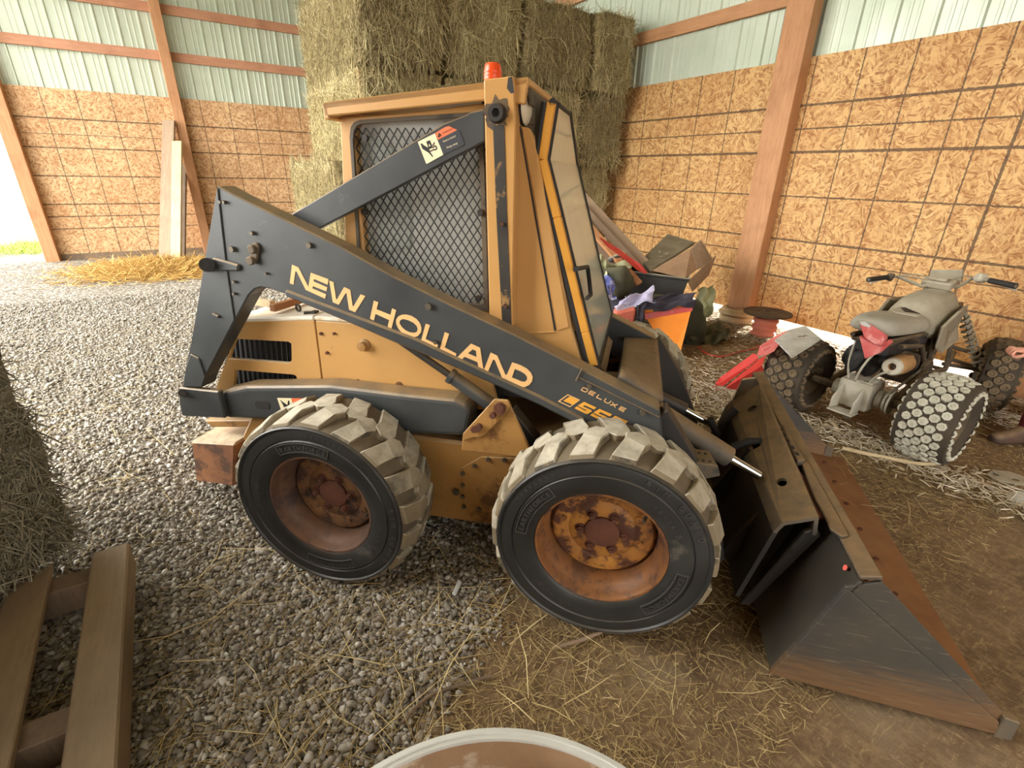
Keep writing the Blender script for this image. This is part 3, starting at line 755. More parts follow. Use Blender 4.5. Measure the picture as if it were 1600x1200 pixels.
# ---- wheels
def ring_pt(r, phi, y): return Vector((r * math.sin(phi), y, r * math.cos(phi)))
def make_wheel():
    prof = [(.214, -.100), (.222, -.122), (.232, -.128), (.262, -.134), (.292, -.1345), (.296, -.130), (.300, -.1345), (.330, -.1345), (.338, -.132), (.3425, -.138), (.3475, -.139), (.3505, -.135), (.353, -.124), (.358, -.105), (.362, -.05), (.364, 0)]
    prof = prof + [(r, -y) for r, y in prof[-2::-1]]
    mt = MB(); mt.lathe(prof, (0, 0, 0), (0, 1, 0), 72); mb = MB()
    # raised name panels and lettering on the sidewall
    def arcbar(r0, r1, a0, a1, y, k=14):
        for i in range(k):
            p, q = a0 + (a1 - a0) * i / k, a0 + (a1 - a0) * (i + 1) / k
            mb.prism([ring_pt(r0, p, y), ring_pt(r1, p, y), ring_pt(r1, q, y), ring_pt(r0, q, y)], (0, .006, 0))
    for c in (R(-62), R(118)):
        h = R(23)
        arcbar(.283, .286, c - h, c + h, -.1375); arcbar(.247, .250, c - h, c + h, -.1365)
        for e in (c - h, c + h): arcbar(.247, .286, e - .008, e + .008, -.137, 1)
    def arctext(s, r, a0, step, size):
        for i, ch in enumerate(s):
            if ch == ' ': continue
            tv, tf = text_mesh(ch, size, .0)
            a = a0 + step * i
            er, et = ring_pt(1, a, 0), Vector((math.cos(a), 0, -math.sin(a)))
            mb.add([er * (r + v.y) + et * v.x + Vector((0, -.1385, 0)) for v in tv], tf)
            mb.add([er * (r + v.y * .96) + et * (v.x + .001) + Vector((0, -.1355, 0)) for v in tv], tf)
    arctext('RIM GUARD', .321, R(22), R(5.6), .026)
    arctext('TUBELESS', .321, R(-60), R(4), .016)
    arctext('EARTHFORCE', .266, R(-81), R(4.3), .026); arctext('EARTHFORCE', .266, R(99), R(4.3), .026)
    arctext('10-16.5', .262, R(35), R(4.6), .018); arctext('8 PLY RATING', .262, R(190), R(4), .012)
    tyre = mt.build('tyre', M['rubber'], smooth=38)
    mb.build('sidewall_lettering', M['rubber_worn'], tyre, fix=False)
    lug = [(-.004, -.130), (.084, -.130), (.104, -.062), (.126, -.022), (.122, .014), (.076, .032), (.034, .006), (.034, -.030)]
    mb = MB(); NL = 18; r1 = .386
    mb.lathe([(.352, -.128), (.3585, -.112), (.3635, -.05), (.3655, 0), (.3635, .05), (.3585, .112), (.352, .128)], (0, 0, 0), (0, 1, 0), 72)
    mb.build('tread_base', M['tread_base'], tyre, smooth=40); mb = MB()
    for i in range(NL):
        for row in (0, 1):
            base = i * 2 * PI / NL + row * PI / NL
            sgn = 1 if row == 0 else -1
            jit = random.Random(i * 2 + row).uniform(-.004, .004)
            cx = sum(s for s, y in lug) / len(lug); cy = sum(y for s, y in lug) / len(lug)
            lo = [ring_pt(.352, base + s / r1, sgn * y) for s, y in lug]
            hi = [ring_pt(r1 + jit - (.016 if abs(y) > .1 else 0), base + (cx + (s - cx) * .9) / r1, sgn * (cy + (y - cy) * .94)) for s, y in lug]
            mb.hull(lo, hi)
    mb.build('tread', M['tread'], tyre, bevel=.003)
    rimp = [(.216, -.104), (.222, -.116), (.219, -.121), (.212, -.119), (.207, -.106), (.203, -.078), (.193, -.068), (.188, -.03), (.186, .0), (.186, .10), (.205, .118), (.214, .116)]
    mb = MB(); mb.lathe(rimp, (0, 0, 0), (0, 1, 0), 56); mb.build('rim', M['rim'], tyre, smooth=40)
    mb = MB(); mb.lathe([(.187, -.002), (.172, -.020), (.150, -.024), (.118, -.016), (.108, -.022), (.07, -.022), (.0001, -.022)], (0, 0, 0), (0, 1, 0), 48)
    for i in range(8):
        a = 2 * PI * i / 8 + .2; mb.disc(ring_pt(.139, a, -.021), (0, -1, 0), .011, .006, 10)
    mb.build('hub_plate', M['hub'], tyre, smooth=35)
    mb = MB(); mb.lathe([(.060, -.02), (.060, -.032), (.045, -.036), (.02, -.037), (.0001, -.037)], (0, 0, 0), (0, 1, 0), 28)
    for i in range(6):
        a = 2 * PI * i / 6 + .5; c = ring_pt(.076, a, -.022)
        mb.disc(c, (0, -1, 0), .019, .003, 14); mb.bolt(c, (0, -1, 0), .0135, .016); mb.disc(c, (0, -1, 0), .008, .024, 8)
    mb.build('hub', M['rust'], tyre, smooth=35)
    mb = MB(); a = R(52); mb.tube([ring_pt(.185, a, -.03), ring_pt(.168, a, -.05), ring_pt(.165, a, -.066)], .0065, 8); mb.build('valve_stem', M['bolt'], tyre)
    return tyre
wheel = make_wheel()
def spin(o, loc, ang, flip):
    o.location = loc
    o.rotation_mode = 'QUATERNION'
    o.rotation_quaternion = (Matrix.Rotation(PI if flip else 0, 3, 'Z') @ Matrix.Rotation(ang, 3, 'Y')).to_quaternion()
wheel.parent = loader
TY = 1.4125 - YC
w2, w3, w4 = (copy_tree(wheel, loader) for _ in range(3))
XF, XR = -.015 + .55, -1.0786 + .55
spin(wheel, (XF, TY, .4144), 0, False); spin(w2, (XR, TY, .3616), R(57), False)
spin(w3, (XF, -TY, .4144), R(20), True); spin(w4, (XR, -TY, .3616), R(80), True)
M['rim_shaded'] = worn('shaded_rim', srgb(112, 80, 60), srgb(92, 68, 56), 6, .55, .15, wear=srgb(72, 56, 50), wear_amt=.47, wear_scale=9, dust=srgb(140, 104, 74), dust_amt=.4, bump=.15)  # rear rims and hubs: darker copies with their weaker light in the colour
M['hub_shaded'] = worn('shaded_hub', srgb(132, 96, 60), srgb(110, 78, 54), 8, .6, .1, wear=srgb(72, 54, 46), wear_amt=.5, wear_scale=14, bump=.12)
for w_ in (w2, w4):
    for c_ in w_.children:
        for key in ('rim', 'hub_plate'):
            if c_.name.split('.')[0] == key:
                c_.data = c_.data.copy(); c_.data.materials[0] = M['rim_shaded' if key == 'rim' else 'hub_shaded']
for o_ in (wheel, w2): o_['label'] = 'rusty rimmed near side wheel'
def bolts(lst, y, m, parent, axis=(0, -1, 0), h=.009, name='bolt'):
    for p, r in lst:
        mb_ = MB(); mb_.bolt(lp(p, y=y), axis, r, h); mb_.build(name, m, parent)
# ---- lower chassis
mb = MB()
ch = [(-1.66, .17), (-1.70, .40), (-1.62, .52), (-.6, .553), (.12, .58), (.20, .50), (.20, .24), (.05, .185), (-.9, .14)]
mb.prism([Vector((x + .55, 1.60 - YC, z)) for x, z in ch], (0, .93, 0)); mb.build('chassis', M['yellow_low'], loader, bevel=.012)
mb = MB()
for x, z in ((XF, .414), (XR, .362)):
    mb.tube([(x, -.66, z), (x, .66, z)], .075, 20)
mb.build('axle', M['dark_steel'], loader, smooth=40)
ap = plate('access_plate', [(720, 732), (752, 714), (818, 717), (806, 807), (770, 802), (727, 796)], 1.592, .008, M['yellow_low'], .002)
bolts([(p, .0095) for p in ((742, 727), (763, 717), (788, 718), (723.5, 739), (723.5, 757), (723.5, 775), (725, 791), (749, 795))] + [((713, 768), .016)], 1.592, M['bolt'], ap)
# rear counterweight
cw = [lp(p, y=1.62) for p in ((297, 689), (368, 693), (366, 761), (305, 753))]
mb = MB(); mb.prism(cw, (0, .9, 0)); mb.build('counterweight', M['rusty_box'], loader, bevel=.012)
mb = MB(); mb.hull(P([(318, 657), (330, 668), (430, 668), (430, 656)], 1.68), [p + Vector((0, .8, 0)) for p in P([(318, 657), (330, 668), (430, 668), (430, 656)], 1.68)]); mb.build('rear_sill', M['yellow_low'], loader, bevel=.006)
# ---- engine housing: side with two louvres, seam, hood
LOUV = [[(367, 529.5), (450, 534), (455, 537), (455.5, 563), (452, 567.5), (357, 560)], [(366.5, 578), (458, 585.5), (463, 588), (466, 602.5), (365, 602.5)]]
rear_px = [(330, 640), (340, 598), (372, 515), (389, 496.5), (490.5, 500.8), (508, 640)]
plate('engine_door', rear_px, 1.66, .02, M['yellow'], .003, holes=LOUV)
fr = [(492.5, 501), (560, 506), (650, 520), (760, 560), (780, 640), (510, 640)]
sp_ = plate('side_panel', fr, 1.66, .02, M['yellow'], .003)
mb = MB()
c = lp((570, 539), y=1.66); mb.lathe([(.026, 0), (.026, -.006), (.019, -.012), (.018, -.03), (.0001, -.032)], c, (0, 1, 0), 20)
mb.build('cap', M['yellow_low'], sp_, smooth=40)
bolts([((543, 594), .008), ((560, 595), .008), ((502.5, 521), .007), ((523, 521), .006), ((512, 551), .007), ((728, 617), .008), ((737, 619), .007)], 1.66, M['rust'], sp_)
mb = MB(); mb.disc(lp((624, 602), y=1.66), (0, -1, 0), .017, .002, 18); mb.build('plug', M['yellow_low'], sp_)
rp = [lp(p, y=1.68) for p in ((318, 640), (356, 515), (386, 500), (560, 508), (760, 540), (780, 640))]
mb = MB(); mb.prism([p + Vector((0, .05, 0)) for p in rp], (0, .66, 0)); mb.build('louvre_dark_box', M['black'], loader)  # black box added behind the louvres so their shaded inside reads dark
mb = MB()
for k in range(26):
    x = -1.75 + k * .026
    mb.box((x + .55, 1.685 - YC, .79), (.004, .012, .32), (0, .12, 0))
mb.build('grille', M['black'], loader)
h0 = [lp((389, 496.5), y=1.655), lp((490.5, 500.8), y=1.655), lp((560, 506), y=1.655)]
hood_r = MB(); e = Vector((-.10, 0, -.03))
a, b, c_ = h0
def quadtop(p, q, w0=0.0, w1=.80, t=.018):
    mb = MB(); mb.prism([p, q, q + Vector((0, w1, 0)), p + Vector((0, w1, 0))], (0, 0, t)); return mb
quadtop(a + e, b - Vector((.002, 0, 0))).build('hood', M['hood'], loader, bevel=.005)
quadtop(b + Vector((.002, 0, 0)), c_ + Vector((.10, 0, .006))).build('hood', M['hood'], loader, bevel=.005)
mb = MB(); q = lp((467, 487), z=a.z + .02); mb.lathe([(.017, -.0035), (.017, .0035), (.011, .0035), (.011, -.0035)], q + Vector((0, 0, .017)), (.3, 1, 0), 16, closed=True)
mb.build('hood_ring', M['dark_steel'], loader); mb = MB()
q2 = lp((486, 493), z=a.z + .02); mb.box(q2 + Vector((0, 0, .008)), (.05, .02, .016), (0, 0, .4)); mb.box(q2 + Vector((.02, 0, .012)), (.02, .03, .02))
mb.build('hood_latch', M['dark_steel'], loader)
# ---- lower link bar
bar = [(343, 613), (382.5, 603.5), (513.7, 602.5), (634, 617), (709, 624.5), (728, 632), (737, 648), (732, 676), (720, 683), (640, 679), (412, 656.5), (351, 654.5)]
lnk = plate('lower_link', bar, 1.565, .10, M['char'], .022)
lnk.modifiers['bevel'].segments = 3
plate('lower_link', bar, 1.565, .10, M['char'], .022, far=True, dz=-.04)
ep = plate('link_end_plate', [(278, 605), (341, 611.6), (351.6, 654), (284, 650.5), (279, 630)], 1.535, .03, M['char'], .006)
mb = MB(); mb.tube([lp((285, 614), y=1.52), lp((285, 614), y=1.60)], .017, 14); mb.tube([lp((285, 614), y=1.50), lp((285, 614), y=1.52)], .009, 10)
mb.build('pivot_pin', M['dark_steel'], ep, smooth=40)
plate('link_slot', [(400, 627), (417, 627.5), (421, 632), (420, 640), (402, 638.5), (398, 632)], 1.563, .004, M['black'], 0, parent=lnk)
d1 = plate('warning_sticker', [(433, 622), (455, 622.5), (460, 640), (441, 646)], 1.5625, .002, M['sticker_cream'], 0, parent=lnk)
plate('warning_sticker', [(455.5, 622.5), (479, 623), (482, 631), (458, 630)], 1.5625, .002, M['sticker_orange'], 0, parent=lnk)
plate('warning_sticker', [(437, 624), (442, 628), (449, 633), (450, 626), (452, 626), (453, 634), (457, 636), (452, 639), (447, 638), (449, 644), (445, 643), (443, 634)], 1.5622, .002, M['ink'], 0, parent=lnk)
# ---- boom
BY0 = 1.545
boom_px = [(339.2, 290), (367.5, 305.6), (438.7, 340), (532.5, 386), (613, 431), (708, 478), (802, 522), (902, 573), (1031, 640.6), (1036, 690), (1010, 720), (911, 662), (840, 629), (765, 594), (701, 566), (609, 527), (540, 497), (495, 479), (444, 459), (420, 451), (408, 449), (398, 452), (388, 462), (366, 503), (319, 591), (315, 606), (285, 606), (290, 573), (298, 536), (305.6, 493), (319, 409)]
boom = plate('boom_arm', boom_px, BY0, .082, M['char'], .005)
boom['label'] = 'charcoal boom arm with cream lettering'
plate('boom_arm', boom_px, BY0, .082, M['char'], .005, far=True, dz=-.045)
tp = plate('tower_plate', [(339.2, 291), (352.5, 409), (365.6, 500), (319, 590), (315, 605), (285, 605), (290, 573), (298, 536), (305.6, 493), (319, 409)], BY0 - .006, .006, M['char'], .002, parent=boom)
plate('foot_plate', [(297, 553), (310, 560), (320, 590), (314.5, 605), (285, 604), (290, 574)], BY0 - .014, .008, M['char'], .003, parent=boom)
plate('lower_flange', [(444, 452), (540, 488), (652, 530), (765, 583), (840, 617), (915, 656), (915, 671), (840, 633), (765, 599), (701, 571), (609, 533), (540, 503), (444, 463)], BY0 - .010, .03, M['char'], .008, parent=boom)
mb = MB()
mb.tube([lp((323, 414), y=1.50), lp((323, 414), y=1.63)], .026, 18); mb.tube([lp((322, 414), y=1.485), lp((322, 414), y=1.50)], .012, 12)
mb.build('tower_pin', M['dark_steel'], boom, smooth=40)
plate('pin_boss', [(330, 402), (352, 408), (372, 414), (372, 424), (345, 424), (328, 423)], BY0 - .016, .016, M['char'], .006, parent=boom)
mb = MB(); mb.prism(P([(391, 385), (395, 379), (401, 380), (404, 386), (401, 405), (397, 413), (390, 410), (388, 404)], BY0 - .012), TH * .012)
for p in ((396, 389), (394, 407)): mb.disc(lp(p, y=BY0 - .012), (0, -1, 0), .016, .016, 14)
mb.build('pin_keeper', M['char_dusty'], boom, bevel=.003)
bolts([((365, 389), .011), ((396, 364), .008), ((485, 383), .011), ((347, 315.5), .006), ((353, 315.8), .006), ((368, 440), .006), ((368, 458.5), .006), ((671, 478), .013), ((418, 427), .005), ((921, 602), .009), ((1004, 643), .010), ((682, 534), .007)], BY0, M['bolt'], boom, h=.014)
mb = MB(); mb.box(lp((337.5, 493), y=BY0 - .012), (.03, .014, .012), (0, R(20), 0)); mb.build('lug', M['char'], boom, bevel=.003)
mb = MB(); mb.tube([lp((910, 575), y=BY0 - .004), lp((900, 595), y=BY0 - .004)], .0035, 6); mb.tube([lp((905, 590), y=BY0 - .002), lp((1030, 652), y=BY0 - .002)], .0028, 6)
mb.build('weld_bead', M['char_dusty'], boom)
# lettering cut from thin film on the boom
S = .0875
def film(name, ox, oy, polys, m, y, sc=S, th=.0018, parent=None):
    mb = MB()
    for outer, holes in polys:
        f = lambda q: [lp((ox + sc * a, oy + sc * b), y=y) for a, b in q]
        mb.prism(f(outer), TH * th, [f(h) for h in holes])
    return mb.build(name, m, parent or boom)
NE = [(185, 155), (300, 205), (478, 552), (520, 300), (835, 415), (822, 512), (580, 410), (570, 455), (812, 560), (797, 630), (558, 538), (550, 580), (792, 685), (775, 762), (430, 605), (268, 278), (245, 275), (212, 512), (145, 487)]
WW = [(850, 440), (925, 470), (972, 772), (992, 770), (1115, 555), (1225, 605), (1268, 900), (1285, 895), (1410, 685), (1495, 718), (1312, 1005), (1205, 960), (1160, 665), (1140, 668), (1022, 872), (915, 825)]
film('lettering', 440, 400, [(NE, ()), (WW, ())], M['decal'], BY0 - .0018)
HH = [(160, 170), (240, 200), (210, 325), (458, 425), (487, 308), (558, 340), (475, 668), (408, 632), (435, 515), (190, 405), (158, 525), (92, 490)]
OO = [(735, 418), (830, 440), (920, 495), (985, 575), (1012, 660), (1000, 735), (950, 800), (860, 825), (760, 805), (670, 750), (600, 670), (560, 585), (560, 505), (600, 450), (660, 422)]
OI = [(690, 498), (780, 520), (870, 565), (930, 625), (945, 680), (930, 725), (880, 745), (800, 735), (720, 695), (660, 640), (622, 580), (622, 535), (650, 508)]
L1 = [(1088, 580), (1163, 608), (1085, 855), (1308, 960), (1280, 1030), (1000, 900)]
L2 = [(1428, 730), (1505, 762), (1428, 1005), (1636, 1117), (1616, 1181), (1335, 1048)]
film('lettering', 570, 455, [(HH, ()), (OO, (OI,)), (L1, ()), (L2, ())], M['decal'], BY0 - .0018)
AA = [(410, 365), (572, 440), (632, 830), (545, 790), (525, 695), (295, 600), (235, 660), (158, 615)]
AI = [(440, 468), (498, 492), (510, 605), (355, 540)]
ND = [(760, 525), (880, 580), (1025, 925), (1050, 920), (1145, 700), (1300, 750), (1400, 805), (1480, 885), (1512, 960), (1500, 1040), (1450, 1105), (1370, 1140), (1280, 1130), (970, 985), (835, 655), (805, 650), (712, 870), (640, 835)]
NI = [(1195, 820), (1300, 860), (1370, 905), (1410, 955), (1412, 1005), (1380, 1045), (1320, 1045), (1140, 970)]
film('lettering', 700, 505, [(AA, (AI,)), (ND, (NI,))], M['decal'], BY0 - .0018)
five = [(600, 550), (820, 650), (780, 685), (612, 605), (575, 630), (735, 700), (738, 722), (665, 765), (635, 762), (430, 662), (475, 630), (625, 712), (655, 700), (488, 618)]
sh = lambda q, a, b: [(x + a, y + b) for x, y in q]
film('lettering', 860, 580, [([(345, 452), (512, 520), (392, 598), (232, 530)], ())] + [(sh(five, a, b), ()) for a, b in ((0, 0), (280, 124), (562, 250))], M['decal_orange'], BY0 - .0018)
film('lettering', 860, 580, [([(310, 415), (530, 515), (350, 645), (135, 540)], ([(312, 432), (512, 520), (352, 628), (165, 540)],))], M['decal'], BY0 - .0018)
GL = {'D': [(0, 0, 0, 1), (0, 1, .8, 1), (.8, 1, 1, .75), (1, .75, 1, .25), (1, .25, .8, 0), (.8, 0, 0, 0)], 'E': [(0, 0, 0, 1), (0, 1, 1, 1), (0, .5, .9, .5), (0, 0, 1, 0)], 'L': [(0, 1, 0, 0), (0, 0, 1, 0)],
      'U': [(0, 1, 0, .2), (0, .2, .2, 0), (.2, 0, .8, 0), (.8, 0, 1, .2), (1, .2, 1, 1)], 'X': [(0, 0, 1, 1), (0, 1, 1, 0)]}
mb = MB()
for ch_, (ox, oy) in zip('DELUXE', ((548, 338), (678, 398), (822, 468), (952, 540), (1068, 605), (1222, 682))):
    for x0, y0, x1, y1 in GL[ch_]:
        f = lambda u, v: Vector((ox + 88 * u + 42 * v, oy + 42 * u - 46 * v, 0))
        a_, b_ = f(x0, y0), f(x1, y1); dd = (b_ - a_).normalized(); nn = Vector((-dd.y, dd.x, 0)) * 7
        a_ -= dd * 4; b_ += dd * 4
        mb.prism([lp((860 + S * q.x, 580 + S * q.y), y=BY0 - .0018) for q in (a_ + nn, b_ + nn, b_ - nn, a_ - nn)], TH * .0018)
mb.build('lettering', M['decal'], boom)
# lower legs of the boom that carry the attachment frame (behind the front wheels)
leg = [(.02, .66), (.15, .83), (.27, .66), (.40, .40), (.44, .24), (.33, .17), (.26, .36), (.14, .55)]
for s, dz in ((1, 0), (-1, -.04)):
    mb = MB(); mb.prism([Vector((x + .55, (1.56 - YC) * s, z + dz)) for x, z in leg], TH * .07 * s); mb.build('boom_leg', M['dark_steel'], loader, bevel=.005)
plate('end_gusset', [(1033, 634), (1040, 638), (1069, 703), (1036, 690)], 1.60, .02, M['char_dusty'], .003)
plate('end_gusset', [(1033, 634), (1040, 638), (1069, 703), (1036, 690)], 1.60, .02, M['char_dusty'], .003, far=True, dz=-.045)
# ---- cross member between the booms, dusty
nr = [lp((967, 588), y=1.63), lp((1033, 630), y=1.63)]; frr = [lp((975, 531), y=2.48), lp((1027, 534), y=2.48)]
mb = MB(); gp_ = [[nr[0].lerp(nr[1], i / 8).lerp(frr[0].lerp(frr[1], i / 8), j / 8) for j in range(9)] for i in range(9)]
mb.add([p for r_ in gp_ for p in r_], [(i * 9 + j, i * 9 + j + 1, (i + 1) * 9 + j + 1, (i + 1) * 9 + j) for i in range(8) for j in range(8)])
mb.build('cross_member', M['char_dusty'], loader, smooth=60, solid=.03)
mb = MB(); mb.tube([(.60, -.42, .70), (.60, .42, .66)], .06, 20); mb.build('cross_tube', M['dark_steel'], loader, smooth=40)
mb = MB(); a_ = lp((938, 582), y=1.80); b_ = lp((950, 532), y=2.3); mb.tube([a_, b_], .022, 4); mb.build('door_sill', M['char_dusty'], loader)
# ---- yellow bracket
br = plate('cylinder_bracket', [(772, 624), (794, 626), (800, 640), (827, 700), (814, 715), (721, 704.5), (723, 678)], 1.50, .014, M['yellow_low'], .004)
plate('bracket_flange', [(772, 624), (794, 626), (797, 635), (770, 668), (752, 684), (738, 684), (723, 690), (723, 678)], 1.488, .012, M['yellow_low'], .003, parent=br)
for p, r, h in (((782, 637), .022, .014), ((771, 648), .012, .012), ((749, 666), .013, .02), ((742, 670), .012, .012)):
    mb = MB(); mb.disc(lp(p, y=1.488), (0, -1, 0), r, h, 16); mb.bolt(lp(p, y=1.488 - h), (0, -1, 0), r * .6, .006); mb.build('pivot_bolt', M['rust'], br, smooth=40)
mb = MB(); mb.prism(P([(800, 640), (840, 690), (850, 720), (814, 715)], 1.56), TH * .06); mb.build('bracket_web', M['dark_steel'], loader, bevel=.004)
# ---- lift cylinder under the boom
mb = MB(); a_, b_ = lp((704, 587), y=1.605), lp((790, 648), y=1.605)
mb.tube([a_, b_], .027, 20); mb.tube([a_ - (b_ - a_) * .02, a_ + (b_ - a_) * .05], .031, 20); cyl = mb.build('lift_cylinder', M['char'], loader, smooth=40)
mb = MB(); mb.tube([lp((600, 515), y=1.605), a_], .0135, 14); mb.build('rod', M['dark_steel'], cyl, smooth=40)
for s in (1,):
    mb = MB(); m1 = [Vector((p.x, -p.y, p.z - .04)) for p in (a_, b_, lp((600, 515), y=1.605))]; mb.tube(m1[:2], .027, 20); mb.tube([m1[2], m1[0]], .0135, 14); mb.build('lift_cylinder', M['char'], loader, smooth=40)
# ---- upper link with its sticker
ul = [(380, 372), (440, 343), (480, 320), (693, 193), (731, 178), (733, 175.5), (757, 170), (757, 221), (744, 228), (502, 355.5), (440, 392)]
up = plate('upper_link', ul, 1.634, .03, M['char'], .004)
plate('upper_link', ul, 1.634, .03, M['char'], .004, far=True, dz=-.03)
so = lambda q: [(640 + a / 15, 180 + b / 15) for a, b in q]
plate('warning_sticker', so([(190, 625), (590, 425), (790, 925), (410, 1140), (385, 1130)]), 1.6322, .0018, M['sticker_cream'], 0, parent=up)
plate('warning_sticker', so([(590, 425), (830, 280), (920, 255), (1090, 335), (1110, 350), (665, 575)]), 1.6322, .0018, M['sticker_orange'], 0, parent=up)
plate('warning_sticker', so([(665, 575), (1110, 350), (1165, 350), (1285, 670), (1270, 700), (790, 925)]), 1.6322, .0018, M['sticker_dark'], 0, parent=up)
mb = MB()
def stroke(q, w):
    for (x0, y0), (x1, y1) in zip(q[:-1], q[1:]):
        d_ = Vector((x1 - x0, y1 - y0, 0)).normalized(); n_ = Vector((-d_.y, d_.x, 0)) * w / 2
        mb.prism([lp((640 + v.x / 15, 180 + v.y / 15), y=1.6312) for v in (Vector((x0, y0, 0)) + n_, Vector((x1, y1, 0)) + n_, Vector((x1, y1, 0)) - n_, Vector((x0, y0, 0)) - n_)], TH * .001)
mb.prism([lp(p, y=1.6312) for p in so([(250, 665), (290, 665), (330, 705), (430, 760), (475, 850), (490, 880), (545, 965), (530, 978), (445, 880), (300, 790)])], TH * .001)
mb.prism([lp(p, y=1.6312) for p in so([(388, 620), (470, 585), (540, 755), (450, 800)])], TH * .001, [[lp(p, y=1.6312) for p in so([(435, 680), (460, 668), (490, 725), (460, 742)])]])
stroke([(540, 720), (580, 635)], 22); stroke([(540, 760), (600, 715), (640, 770), (600, 815), (550, 795)], 24); stroke([(470, 850), (560, 810)], 24)
stroke([(670, 515), (690, 425), (735, 470), (670, 515)], 22)
def stxt(txt, c0, c1, size, m_):
    tv, tf = text_mesh(txt, 1.0)
    xs = [v.x for v in tv]; w_ = max(xs) - min(xs)
    ux, uy = (c1[0] - c0[0]) / w_, (c1[1] - c0[1]) / w_; cx, cy = (c0[0] + c1[0]) / 2, (c0[1] + c1[1]) / 2
    l_ = math.hypot(ux, uy); px_, py_ = uy / l_ * size, -ux / l_ * size
    tb = MB(); tb.add([lp((640 + (cx + v.x * ux + v.y * px_) / 15, 180 + (cy + v.x * uy + v.y * py_) / 15), y=1.6312) for v in tv], tf)
    tb.build('warning_text', m_, up)
mb.build('pictogram', M['ink'], up)
stxt('WARNING', (775, 425), (1010, 310), 62, M['ink'])
stxt('PINCH POINT', (785, 625), (1085, 490), 58, M['sticker_cream'])
stxt('Keep away', (870, 765), (1120, 650), 70, M['sticker_cream'])
# ================================================================== cab
M['mesh'] = flat('mesh_steel', srgb(62, 62, 58), .5, .4)
M['pane'] = flat('light_pane', srgb(192, 198, 190), .15)
CY = 1.69                                         # near cab wall plane
win = [(550, 214), (552, 199), (557, 191.5), (566, 188), (640, 183), (748, 176), (757, 181), (758, 230), (765, 484), (640, 484), (575, 440), (562, 400)]
side = [(531, 184), (640, 176), (760, 160), (806, 157), (812, 197), (826, 199), (834, 214), (841, 241), (893, 513), (918, 600), (560, 600), (540, 400)]
cabw = plate('cab_frame', side, CY, .035, M['yellow_cab'], .004, holes=[win])
plate('cab_frame', side, CY, .035, M['yellow_cab'], .004, holes=[win], far=True)
# rear wall, floor, seat seen through the mesh
rb = [lp(p, y=CY) for p in ((531, 184), (560, 600))]
mb = MB()
x0 = rb[0].x; z1 = rb[0].z
mb.span((x0 + .0, -.37, .80), (x0 + .04, .37, 1.12)); mb.span((x0, -.37, 1.62), (x0 + .04, .37, z1)); mb.span((x0, -.37, .8), (x0 + .04, -.28, z1)); mb.span((x0, .28, .8), (x0 + .04, .37, z1))
mb.build('rear_wall', M['yellow_cab'], loader, bevel=.004)
mb = MB(); mb.span((x0 + .02, -.37, .74), (.42, .37, .80)); mb.build('cab_floor', M['dark_steel'], loader)
mb = MB(); mb.span((x0 + .10, -.24, .82), (x0 + .50, .24, .96)); st = mb.build('seat', M['black'], loader, bevel=.03)
mb = MB(); mb.box((x0 + .13, 0, 1.18), (.11, .46, .48), (0, R(-8), 0)); mb.build('backrest', M['black'], st, bevel=.03)
